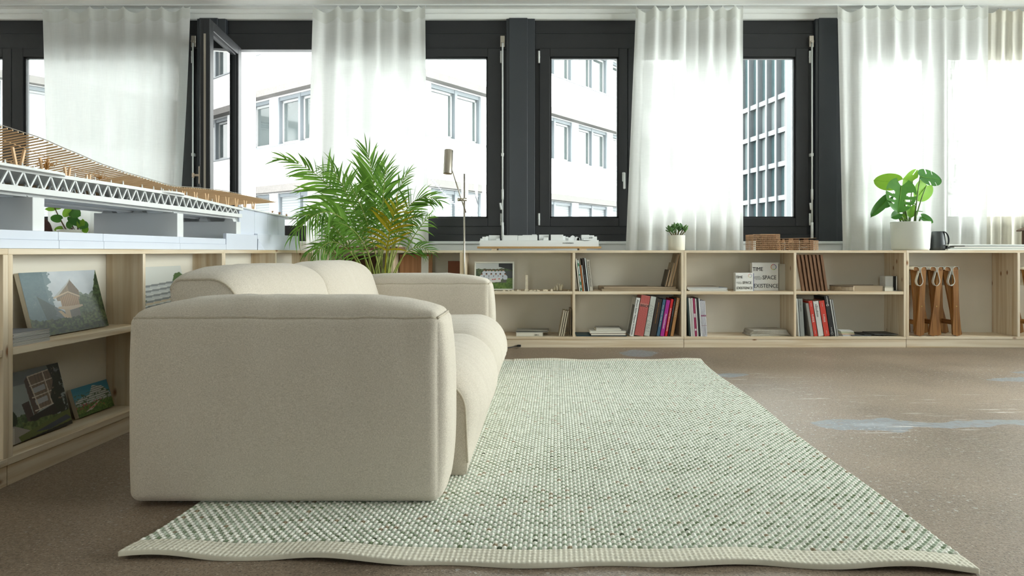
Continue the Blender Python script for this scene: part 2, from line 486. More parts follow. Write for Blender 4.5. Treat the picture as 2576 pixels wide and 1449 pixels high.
def floor_material():
    m, nt, N, L, b = nt_new('worn_concrete')
    tc = N.new('ShaderNodeTexCoord')
    def noise(scale, detail=6, rough=.6, vec=None, dist=0):
        n = N.new('ShaderNodeTexNoise'); n.inputs['Scale'].default_value = scale
        n.inputs['Detail'].default_value = detail; n.inputs['Roughness'].default_value = rough
        n.inputs['Distortion'].default_value = dist
        L.new(vec or tc.outputs['Object'], n.inputs['Vector']); return n.outputs['Fac']
    def ramp(fac, p0, c0, p1, c1):
        r = N.new('ShaderNodeValToRGB')
        r.color_ramp.elements[0].position = p0; r.color_ramp.elements[0].color = (*c0, 1)
        r.color_ramp.elements[1].position = p1; r.color_ramp.elements[1].color = (*c1, 1)
        L.new(fac, r.inputs[0]); return r.outputs[0]
    def mix(fac, a, c):
        x = N.new('ShaderNodeMix'); x.data_type = 'RGBA'
        for k, v in ((0, fac), (6, a), (7, c)):
            if isinstance(v, tuple): x.inputs[k].default_value = (*v, 1)
            elif isinstance(v, float): x.inputs[k].default_value = v
            else: L.new(v, x.inputs[k])
        return x.outputs[2]
    def math_(op, a, c, clamp=False):
        x = N.new('ShaderNodeMath'); x.operation = op; x.use_clamp = clamp
        for k, v in ((0, a), (1, c)):
            if isinstance(v, (int, float)): x.inputs[k].default_value = v
            else: L.new(v, x.inputs[k])
        return x.outputs[0]
    big = noise(1.3, 5); fine = noise(55, 5, .7); grit = noise(170, 3, .6)
    c = ramp(big, .3, S((92, 77, 64)), .72, S((146, 127, 109)))
    c = mix(ramp(fine, .35, (.0, .0, .0), .7, (.55, .55, .55)), c, S((170, 152, 132)))
    c = mix(ramp(grit, .32, (.9, .9, .9), .47, (0, 0, 0)), c, S((58, 48, 40)))
    c = mix(ramp(grit, .63, (0, 0, 0), .68, (.8, .8, .8)), c, S((200, 190, 176)))
    # smoothed filler patches (X, Y, half-width, half-depth)
    wob = N.new('ShaderNodeTexNoise'); wob.inputs['Scale'].default_value = 6; wob.inputs['Detail'].default_value = 4
    L.new(tc.outputs['Object'], wob.inputs['Vector'])
    wsub = N.new('ShaderNodeVectorMath'); wsub.operation = 'MULTIPLY_ADD'
    L.new(wob.outputs['Color'], wsub.inputs[0]); wsub.inputs[1].default_value = (.16, .16, 0)
    wadd = N.new('ShaderNodeVectorMath'); wadd.operation = 'ADD'; wadd.inputs[1].default_value = (-.08, -.08, 0)
    L.new(wsub.outputs[0], wadd.inputs[0]); L.new(tc.outputs['Object'], wsub.inputs[2])
    def patch(x, y, hx, hy, soft=.06):
        s = N.new('ShaderNodeVectorMath'); s.operation = 'SUBTRACT'; s.inputs[1].default_value = (x, y, 0)
        L.new(wadd.outputs[0], s.inputs[0])
        d = N.new('ShaderNodeVectorMath'); d.operation = 'MULTIPLY'; d.inputs[1].default_value = (1 / hx, 1 / hy, 0)
        L.new(s.outputs[0], d.inputs[0])
        l = N.new('ShaderNodeVectorMath'); l.operation = 'LENGTH'; L.new(d.outputs[0], l.inputs[0])
        r = N.new('ShaderNodeMapRange'); r.inputs[1].default_value = 1; r.inputs[2].default_value = 1 - soft
        L.new(l.outputs['Value'], r.inputs[0]); return r.outputs[0]
    pts = [(.76, 5.02, .14, .17), (1.2, 4.14, .13, .07), (1.44, 2.95, .22, .12), (1.78, 2.96, .36, .055),
           (2.3, 2.98, .5, .06), (2.92, 3.99, .24, .075), (3.3, 4.2, .3, .06), (-2.9, .6, .3, .2), (2.6, .2, .4, .15)]
    pf = None
    for p in pts:
        q = patch(*p); pf = q if pf is None else math_('MAXIMUM', pf, q)
    pf = math_('MULTIPLY', pf, ramp(noise(30, 5), .32, (.35,) * 3, .5, (1,) * 3))
    c = mix(pf, c, mix(noise(9, 4), S((120, 125, 131)), S((140, 145, 151))))
    c = mix(math_('MULTIPLY', patch(1.47, 2.955, .12, .055, .7), .55), c, S((166, 172, 180)))
    # white paint scuffs drawn out sideways, round the patches
    mp = N.new('ShaderNodeMapping'); mp.inputs['Scale'].default_value = (2.2, 26, 1); mp.inputs['Rotation'].default_value = (0, 0, .1)
    L.new(tc.outputs['Object'], mp.inputs['Vector'])
    st = ramp(noise(1.6, 6, .65, mp.outputs[0], .4), .60, (0,) * 3, .66, (1,) * 3)
    near = None
    for x, y, hx, hy in ((1.55, 2.95, .75, .34), (1.3, 4.05, .5, .3), (2.1, 3.3, .9, .4), (.95, 4.6, .3, .5), (1.5, 3.5, .4, .4)):
        q = patch(x, y, hx, hy, .8); near = q if near is None else math_('MAXIMUM', near, q)
    c = mix(math_('MULTIPLY', math_('MULTIPLY', st, near), .8), c, S((218, 216, 212)))
    spk = ramp(noise(60, 2, .4), .655, (0,) * 3, .68, (1,) * 3)
    spm = ramp(noise(1.1, 3), .45, (0,) * 3, .7, (.8,) * 3)
    c = mix(math_('MULTIPLY', spk, spm), c, S((205, 206, 205)))
    # brown stain
    c = mix(math_('MULTIPLY', patch(1.5, 1.55, .16, .05, .6), .5), c, S((60, 48, 38)))
    L.new(c, b.inputs['Base Color'])
    rg = N.new('ShaderNodeMapRange'); rg.inputs[3].default_value = .34; rg.inputs[4].default_value = .58
    L.new(big, rg.inputs[0]); L.new(rg.outputs[0], b.inputs['Roughness'])
    b.inputs['Specular IOR Level'].default_value = .5
    bp = N.new('ShaderNodeBump'); bp.inputs['Strength'].default_value = .55; bp.inputs['Distance'].default_value = .004
    L.new(math_('ADD', fine, math_('MULTIPLY', grit, .6)), bp.inputs['Height']); L.new(bp.outputs['Normal'], b.inputs['Normal'])
    return m

def struct(name, mb, mat, label, cat):
    o = solo(name, mb, mat, label, cat, kind='structure', base=(0, 0, 0))
    return o

struct('floor', MB().box(XL, XR, YB, YW + .3, -.12, 0), floor_material(), 'worn brown concrete floor with grey filler patches and paint scuffs', 'floor')
struct('ceiling', MB().box(XL, XR, YB, YW + .14, ZC, ZC + .15), white_paint, 'white ceiling running up to the window wall', 'ceiling')
struct('wall_left', MB().box(XL - .15, XL, YB, YW, 0, ZC), white_paint, 'white side wall beyond the architectural bridge model', 'wall')
SIDE_FILL = [(.6, 2.9), (3.2, 5.5)]  # out-of-view windows, added so more daylight reaches sofa, rug and ceiling
mb = MB().box(XR, XR + .25, YB, YW, 0, .5).box(XR, XR + .25, YB, YW, 2.75, ZC)
ys = [YB] + [v for p in SIDE_FILL for v in p] + [YW]
for k in range(0, len(ys), 2): mb.box(XR, XR + .25, ys[k], ys[k + 1], .5, 2.75)
struct('wall_right', mb, white_paint, 'white side wall with tall unseen windows added for daylight beyond the cream curtain', 'wall')
for k, (a, c) in enumerate(SIDE_FILL):
    w = thing('window_%d' % (k + 10), 'tall black framed window number %d added unseen in the side wall for daylight' % (k + 1), 'window', (XR + .1, (a + c) / 2, .5), kind='structure')
    mb = MB()
    for q in ((a, c, .5, .57), (a, c, 2.68, 2.75), (a, a + .07, .57, 2.68), (c - .07, c, .57, 2.68), ((a + c) / 2 - .05, (a + c) / 2 + .05, .57, 2.68)):
        mb.box(XR + .06, XR + .14, q[0], q[1], q[2], q[3])
    part('frame', mb, black_frame, w)
    part('pane', MB().box(XR + .1, XR + .105, a + .07, c - .07, .57, 2.68), pane_mat, w)
    window_portal('side_fill_portal', (XR + .3, (a + c) / 2, 1.62), c - a, 2.25, -math.pi / 2)

# window wall: parapet under and lintel over the window band
struct('wall_back', MB().box(XL, XR, YW, YW + .28, 0, .845), white_paint, 'white parapet wall below the black window frames', 'wall')
mb = MB()
mb.box(XL, XR, YW - .01, YW + .06, 2.842, ZC)
mb.box(XL, XR, YW + .02, YW + .06, 2.80, 2.842)
mb.box(XL, XR, YW + .14, YW + .45, 2.62, 3.3)
mb.box(XL, XR, YW + .06, YW + .14, 2.807, 3.3)
struct('trim_1', mb, white_paint, 'stepped white lintel trim above the black window frames', 'trim')
struct('trim_2', MB().cbox(XL, XR, YW - .015, YW + .05, .83, .855, .004), white_gloss, 'white window sill board running under the black frames', 'sill')

# rear wall behind the camera, with an unseen window added for fill light
REAR_FILL = [(-2.0, -.9)]
mb = MB()
mb.box(XL, XR, YB - .25, YB, 0, .85); mb.box(XL, XR, YB - .25, YB, 2.65, ZC)
xs = [XL] + [v for p in REAR_FILL for v in p] + [XR]
for k in range(0, len(xs), 2): mb.box(xs[k], xs[k + 1], YB - .25, YB, .85, 2.65)
struct('wall_rear', mb, white_paint, 'white rear wall with an unseen window opening added for fill light', 'wall')
for k, (a, c) in enumerate(REAR_FILL):
    w = thing('window_%d' % (k + 6), 'black framed window number %d added unseen in the rear wall for fill light' % (k + 1), 'window', (a, YB - .1, .85), kind='structure')
    mb = MB()
    for q in ((a, c, .85, .92), (a, c, 2.58, 2.65), (a, a + .07, .92, 2.58), (c - .07, c, .92, 2.58), ((a + c) / 2 - .05, (a + c) / 2 + .05, .92, 2.58)):
        mb.box(q[0], q[1], YB - .14, YB - .06, q[2], q[3])
    part('frame', mb, black_frame, w)
    part('pane', MB().box(a + .07, c - .07, YB - .105, YB - .1, .92, 2.58), pane_mat, w)
    window_portal('rear_fill_portal', ((a + c) / 2, YB - .3, 1.75), c - a, 1.8, math.pi)

# ------------------------------------------------------------------ windows of the back wall
PITCH = 770 / 284.7
COLS = [(-230 - 770 - CX) / 284.7 * 0 - 5.55 - PITCH * 0, -2.845, -.1405, 2.564]
COLS = [-5.55, -2.845, -.1405, 2.564]
Z_HEAD, Z_BOT = 2.806, .86
ZS0, ZS1 = .985, 2.552            # sash bottom / top
GZ0, GZ1 = 1.060, 2.476           # glass bottom / top
YF = 5.88                          # front face of the fixed frame

def sash(name, win, x0, x1, sl, sr, hinge_left, open_deg=0.0, handle=True, pm_=None):
    """one casement: hinged at x0 (left) or x1 (right); parts: glass, hinges, handle"""
    w = x1 - x0
    root = Vector(win.location)
    mb = MB()
    d0, d1 = 0.0, .075
    mb.cbox(0, sl, d0, d1, ZS0, ZS1, .004); mb.cbox(w - sr, w, d0, d1, ZS0, ZS1, .004)
    mb.cbox(sl, w - sr, d0, d1, ZS0, GZ0, .004); mb.cbox(sl, w - sr, d0, d1, GZ1, ZS1, .004)
    # glazing bead, a little set back
    e = .014
    mb.box(sl, sl + e, .018, .055, GZ0, GZ1); mb.box(w - sr - e, w - sr, .018, .055, GZ0, GZ1)
    mb.box(sl, w - sr, .018, .055, GZ0, GZ0 + e); mb.box(sl, w - sr, .018, .055, GZ1 - e, GZ1)
    if open_deg:   # lock rebate seen on the open edge
        mb.box(w, w + .004, .03, .05, ZS0 + .03, ZS1 - .03)
    o = part(name, mb, black_frame, win, local=True)
    o.location = Vector((x0, YF - .02, 0)) - root
    if hinge_left: o.rotation_euler = (0, 0, math.radians(-open_deg))
    p = part('pane', MB().box(sl, w - sr, .033, .038, GZ0, GZ1), pm_ or pane_mat, o, local=True)
    hx = -.004 if hinge_left else w + .004
    for z in (ZS0 + .01, ZS1 - .135):
        mb = MB().tube([(hx, -.012, z), (hx, -.012, z + .105)], .009, 8)
        mb.tube([(hx, -.012, z + .05), (hx, -.012, z + .055)], .0105, 8)
        part('hinge', mb, white_gloss, o, local=True)
    if handle:
        hx = w - sr * .45 if hinge_left else sl * .45
        if open_deg:
            mb = MB().cbox(w - .03, w - .005, -.012, 0, 1.28, 1.42, .004)
            mb.tube([(w - .018, 0, 1.35), (w - .018, -.05, 1.35)], .009)
            mb.cbox(w - .028, w - .006, -.062, -.046, 1.33, 1.37, .006)
            part('handle', mb, beige_plastic, o, local=True)
            part('lock_strip', MB().box(w + .004, w + .006, .030, .046, ZS0 + .2, ZS1 - .12), steel, o, local=True)
        else:
            mb = MB().cbox(hx - .013, hx + .013, -.010, 0, 1.38, 1.46, .003)
            mb.tube([(hx, 0, 1.44), (hx, -.045, 1.44)], .009)
            mb.cbox(hx - .010, hx + .010, -.055, -.040, 1.31, 1.455, .005)
            part('handle', mb, white_gloss, o, local=True)
    return o

WIN_LABEL = ['black framed window behind the bridge model, part hidden by the widest curtain',
             'black framed window with its narrow casement swung open behind the palm',
             'black framed window behind the white city model and small succulent',
             'black framed window behind the monstera and the cream curtain']
for k, cx in enumerate(COLS):
    win = thing('window_%d' % (k + 1), WIN_LABEL[k], 'window', (cx, YF, Z_BOT), kind='structure')
    x1 = cx + PITCH
    # painted column between the windows
    mb = MB()
    mb.cbox(cx - .125, cx + .125, YF - .04, YF + .08, Z_BOT - .005, Z_HEAD, .003)
    mb.cbox(cx - .1, cx + .06, YF - .052, YF - .04, Z_BOT - .005, Z_HEAD, .003)
    part('column', mb, black_col, win)
    part('outer_pier', MB().box(cx - .16, cx + .195, YF + .08, YF + .42, Z_BOT - .2, Z_HEAD + .2), pm('outside_render', (.62, .63, .63), .9), win)
    # fixed frame: head, bottom rail (two stepped boards), jambs
    mb = MB().cbox(cx + .125, x1 - .125, YF, YF + .07, 2.682, Z_HEAD, .003)
    mb.cbox(cx + .125, x1 - .125, YF - .008, YF + .07, ZS1 - .01, 2.682, .003)
    part('frame_head', mb, black_frame, win)
    mb = MB().cbox(cx + .125, x1 - .125, YF - .012, YF + .07, .914, ZS0 + .01, .003)
    mb.cbox(cx + .125, x1 - .125, YF - .02, YF + .07, Z_BOT - .006, .914, .003)
    part('frame_bottom', mb, black_frame, win)
    xa, xm, xb = cx + .165, cx + .938, cx + 2.53
    for q in ((cx + .125, xa + .012), (xm - .02, xm + .03), (xb - .012, x1 - .125)):
        part('jamb', MB().cbox(q[0], q[1], YF + .004, YF + .07, ZS0, ZS1, .002), black_frame, win)
    if k == 1:
        sash('sash', win, xa + .012, xm, .085, .077, True, 83.0, True, pane_open)
    else:
        sash('sash', win, xa, xm, .092, .077, True)
    sash('sash', win, xm + .004, xb, .1, .115, False, 0, False)
    # drive rod of the upper bolt, on the column side
    xr = x1 - .158
    mb = MB().tube([(xr, YF - .045, .90), (xr, YF - .045, 2.60)], .0075, 8)
    mb.tube([(xr, YF - .045, .88), (xr, YF - .045, 1.02)], .012, 8)
    mb.tube([(xr, YF - .045, 1.22), (xr, YF - .045, 1.31)], .011, 8)
    mb.tube([(xr - .012, YF - .05, 1.13), (xr - .02, YF - .055, 1.19)], .009, 8)
    mb.box(xr - .012, xr + .012, YF - .05, YF - .0, 1.60, 1.625)
    rod = part('bolt_rod', mb, white_gloss, win)
    mb = MB().cbox(xr - .02, xr + .02, YF - .04, YF - .005, 2.555, 2.655, .003)
    mb.tube([(xr, YF - .06, 2.60), (xr, YF - .03, 2.60)], .013, 10)
    part('bolt_bracket', mb, steel, rod)
    window_portal('window_portal', ((cx + x1) / 2, YF + .5, 1.8), PITCH - .3, 1.75, 0)

# ------------------------------------------------------------------ curtains and their track
trk = thing('curtain_track', 'thin white curtain track on the ceiling edge', 'curtain track', (0, 5.7, ZC))
part('rail', MB().box(XL + .05, XR - .05, 5.69, 5.715, ZC - .012, ZC - .0005), white_gloss, trk)

sheer = sheer_mat('sheer_white_cotton', (.95, .96, .94), .02, .34)
hem_m = sheer_mat('sheer_cotton_doubled', (.86, .87, .83), .015, .36)
cream_m = sheer_mat('cream_cotton', (.92, .89, .79), .015, .3)

def curtain(label, tl, tr, bl, br, seed, mat, nfold=9, amp=.022, zb=.62, curl=None, Yc=5.70):
    rn = random.Random(seed)
    n, m = 150, 44
    X = lambda px: (px - CX) * Yc / F
    ph = [rn.uniform(0, 6.28) for _ in range(6)]
    hooks = sorted([0, 1] + [(k + rn.uniform(.3, .7)) / nfold for k in range(1, nfold)])
    def sag(u):
        for a, b in zip(hooks, hooks[1:]):
            if a <= u <= b:
                t = (u - a) / max(b - a, 1e-6)
                return 4 * t * (1 - t) * min(.055, (b - a) * .32)
        return 0
    zt = ZC - .013
    def P(i, j):
        u, v = i / n, j / m
        xl = X(tl) + (X(bl) - X(tl)) * v; xr_ = X(tr) + (X(br) - X(tr)) * (v ** 1.5)
        z = zt - sag(u) * (1 - v) - v * (zt - zb)
        w = nfold * 2 * math.pi
        fold = math.sin(u * w + ph[0] + .5 * math.sin(v * 2 + ph[1])) * .6 + math.sin(u * w * .53 + ph[2] + v * 1.2) * .5 + math.sin(u * w * 2.3 + ph[3] - v) * .08
        grow = .55 + .6 * v
        y = Yc + amp * fold * grow
        x = xl + (xr_ - xl) * u + amp * .6 * math.cos(u * w + ph[4]) * grow * u * (1 - u) * 4
        if curl and u > curl[0]:         # edge blown back / folded over
            t = (u - curl[0]) / (1 - curl[0])
            y -= curl[1] * math.sin(t * math.pi) * v
            x -= curl[2] * t * t * v
        return (x, y, z)
    c = thing('curtain', label, 'curtain', (X((bl + br) / 2), Yc, zb), group='sheer curtains along the window wall')
    o = part('cloth', MB().sheet(P, n, m), mat, c, fix=False)
    def P2(i, j):
        x, y, z = P(i, 0)
        x3, y3, z3 = P(i, 2)
        t = j / 3
        return (x + (x3 - x) * t * .93, y + (y3 - y) * t - .003, z + (z3 - z) * t * .93)
    part('heading_hem', MB().sheet(P2, n, 3), hem_m if mat is sheer else cream_m, c, fix=False)
    gl = MB()
    for h in hooks:
        x, y, z = P(int(h * n), 0)
        gl.tube([(x, y, z - .004), (x, Yc, ZC - .0125)], .004, 6)
    part('glider', gl, white_gloss, c, kind='stuff')
    return c

curtain('wide sheer white curtain hanging behind the bridge model', 105, 478, 122, 452, 3, sheer, 8, .018, curl=(.82, .04, .03), Yc=5.715)
curtain('sheer white curtain hanging behind the potted palm', 788, 1070, 770, 1080, 5, sheer, 6, .024)
curtain('sheer white curtain hanging behind the small potted succulent', 1600, 1870, 1573, 1872, 11, sheer, 8, .026)
curtain('sheer white curtain hanging behind the potted monstera', 2107, 2485, 2122, 2478, 17, sheer, 9, .022, Yc=5.69)
curtain('opaque cream curtain hanging behind the pale boards', 2472, 2760, 2468, 2760, 23, cream_m, 11, .026, Yc=5.757)

# ------------------------------------------------------------------ the street outside
struct('street', MB().box(-60, 70, 7.5, 120, -9.3, -9), pm('asphalt_street', (.18, .18, .18), .9), 'grey street far below between the buildings', 'street')
fac_white = pm('white_facade_render', (.42, .425, .425), .9, var=.03, scale=.8)
ledge_m = pm('exposed_aggregate', (.062, .058, .055), .95, var=.3, scale=14)
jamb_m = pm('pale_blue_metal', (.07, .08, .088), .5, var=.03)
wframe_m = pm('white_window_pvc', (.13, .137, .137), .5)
ext_glass = pm('reflecting_glass', (.03, .037, .037), .06, var=.35, scale=.9, spec=.7)
inside_m = pm('lit_interior_blind', (.30, .31, .27), .8, var=.25, scale=.8)
def blind_material():
    m, nt, N, L, b = nt_new('external_blind_slats')
    b.inputs['Roughness'].default_value = .6
    tc = N.new('ShaderNodeTexCoord'); w = N.new('ShaderNodeTexWave'); w.bands_direction = 'Z'; w.inputs['Scale'].default_value = 3.4
    L.new(tc.outputs['Object'], w.inputs['Vector'])
    mx = N.new('ShaderNodeMix'); mx.data_type = 'RGBA'; mx.inputs[6].default_value = (.07, .077, .08, 1); mx.inputs[7].default_value = (.12, .127, .13, 1)
    L.new(w.outputs['Fac'], mx.inputs[0]); L.new(mx.outputs[2], b.inputs['Base Color'])
    return m
blind_m = blind_material()

class Fac:
    """maps (along, up, out) to world for one facade"""
    def __init__(s, ox, oy, dx, dy, nx, ny): s.o = (ox, oy); s.d = (dx, dy); s.n = (nx, ny)
    def M(s):
        return Matrix(((s.d[0], -s.n[0], 0, s.o[0]), (s.d[1], -s.n[1], 0, s.o[1]), (0, 0, 1, 0), (0, 0, 0, 1)))
    def box(s, mb, t0, t1, z0, z1, o0, o1):   # o: outwards from facade plane
        return mb.box(t0, t1, -o1, -o0, z0, z1, s.M())

bld = thing('office_building', 'white rendered office building with ribbon windows outside the windows', 'building', (-4.44, 20.04, -9))
D1, N1 = (.593, .805), (.805, -.593)
D2, N2 = (-.806, .592), (-.592, -.806)
C0 = (-4.44, 20.04)
CC = (C0[0] + D2[0] * 10.8, C0[1] + D2[1] * 10.8)
facs = [(Fac(*C0, *D1, *N1), 0.0, 23.5, 1.8, 2.92, 8), (Fac(*C0, *D2, *N2), 0.0, 10.8, .5, 2.92, 3), (Fac(*CC, *D1, *N1), -12.5, 0.0, -11.9, 2.92, 4)]
ledges = [H + 2.3 + 3.4 * k for k in range(-1, 3)]
for fi, (fc, t0, t1, ws, pitch, nw) in enumerate(facs):
    mb = MB()
    prev = -9.0
    for zl in ledges:
        fc.box(mb, t0, t1, prev, zl - 1.95, -.5, 0)
        prev = zl - .24
    fc.box(mb, t0, t1, prev, ledges[-1] + .5, -.5, 0)
    fc.box(mb, t0, t1, -9, ledges[-1] + .5, -.7, -.5)
    part('wall', mb, fac_white, bld)
    for li, zl in enumerate(ledges):
        e0 = -.32 if fi == 0 else 0
        part('ledge', fc.box(MB(), t0 + (e0 if fi == 0 else 0), t1, zl - .24, zl, 0, .34), ledge_m, bld)
        part('sill', fc.box(MB(), t0, t1, zl - 2.0, zl - 1.95, 0, .05), jamb_m, bld)
        for k in range(nw + 1):
            a = ws + k * pitch - .22
            if a > t1 - .1: continue
            part('pier', fc.box(MB(), max(t0, a - .2), min(t1, a + .2), zl - 1.95, zl - .24, -.45, -.02), fac_white, bld)
        for k in range(nw):
            a = ws + k * pitch + .02
            if a + 2.4 > t1: continue
            z0, z1 = zl - 1.93, zl - .26
            mb = MB()
            for q in ((a - .02, a + .06), (a + 1.16, a + 1.28), (a + 2.4, a + 2.5)): fc.box(mb, q[0], q[1], z0, z1, -.4, -.10)
            fc.box(mb, a, a + 2.44, z1 - .12, z1, -.4, -.12)
            w = part('window', mb, jamb_m, bld)
            for c0, c1 in ((a + .1, a + 1.14), (a + 1.3, a + 2.38)):
                if li in (0, 1):
                    part('blind', fc.box(MB(), c0, c1, z0 + .02, z1 - .12, -.22, -.2), blind_m, w)
                    continue
                mb = MB()
                for q in ((c0, c0 + .07, z0, z1 - .12), (c1 - .07, c1, z0, z1 - .12), (c0, c1, z0, z0 + .1), (c0, c1, z1 - .2, z1 - .12)):
                    fc.box(mb, *q, -.3, -.22)
                part('sash', mb, wframe_m, w)
                part('pane', fc.box(MB(), c0 + .07, c1 - .07, z0 + .1, z1 - .2, -.27, -.26), ext_glass, w)

tow = thing('glass_tower', 'grid fronted glass tower seen through the window beside the monstera', 'building', (25.1, 67, -9))
tf = Fac(25.1, 67.0, -.198, .98, -.98, -.198)
band_m = pm('tower_band_metal', (.026, .03, .034), .5, var=.04)
fin_m = pm('tower_fin_teal', (.03, .052, .055), .5, var=.06)
tow_glass = [pm('tower_glass_pale', (.06, .075, .078), .08, spec=.6, var=.2, scale=.6), pm('tower_glass_teal', (.014, .027, .03), .08, spec=.6, var=.3, scale=.6)]
part('core', tf.box(MB(), 0, 26, -9, H + 27, -14, -.6), pm('tower_core', (.30, .31, .31), .8), tow)
rt = random.Random(4)
zb_ = [H + 5.5 + 3.45 * k for k in range(-4, 4)]
for z in zb_: part('floor_band', tf.box(MB(), 0, 26, z - .25, z + .25, -.6, 0), band_m, tow)
part('floor_band', tf.box(MB(), 0, 26, H + 26, H + 27, -.6, 0), band_m, tow)
for k in range(15):
    part('fin', tf.box(MB(), k * 1.85 - .12, k * 1.85 + .12, -9, H + 26, -.6, .12), band_m, tow)
    if k == 14: break
    t = k * 1.85
    zz = [-9 + .1] + zb_ + [H + 26]
    for z0, z1 in zip(zz, zz[1:]):
        tall = z0 > H + 15
        p = part('pane', tf.box(MB(), t + .12, t + .95, z0 + .2, z1 - .2, -.5, -.45), fac_white if tall else tow_glass[0], tow)  # upper panes take flat facade white, standing for sky reflected in the glass
        part('pane', tf.box(MB(), t + 1.02, t + 1.73, z0 + .2, z1 - .2, -.5, -.45), tow_glass[1 if (tall or rt.random() < .6) else 0], tow)
        part('mullion', tf.box(MB(), t + .95, t + 1.02, z0 + .2, z1 - .2, -.5, -.35), fin_m if tall else wframe_m, tow)

wire_m = pm('dark_wire', (.06, .06, .07), .6)
def wire(label, a, b, sagm):
    n = 24
    P = [Vector(a).lerp(Vector(b), k / n) - Vector((0, 0, sagm * 4 * (k / n) * (1 - k / n))) for k in range(n + 1)]
    t = thing('overhead_wire', label, 'wire', tuple(P[0]), group='wires across the street')
    part('strand', MB().tube(P, .005, 6), wire_m, t)
    mb = MB()
    for k in range(1, n * 3):
        q = P[0].lerp(P[-1], k / (n * 3)); s = k / (n * 3)
        q = q - Vector((0, 0, sagm * 4 * s * (1 - s)))
        mb.tube([q - Vector((.04, 0, 0)), q + Vector((.04, 0, 0))], .012, 5)
    part('beads', mb, wire_m, t, kind='stuff')
def on_fac(fc, t, z, out=.36):
    return (fc.o[0] + fc.d[0] * t + fc.n[0] * out, fc.o[1] + fc.d[1] * t + fc.n[1] * out, z)
wire('dark beaded wire crossing outside behind the floor lamp', on_fac(facs[0][0], .9, H + 2.75), (1.5, 6.32, H - .9), .5)
wire('dark beaded wire crossing outside the window right of the column', on_fac(facs[0][0], 5.5, H + 2.1), (4.4, 6.32, H - 1.6), .4)
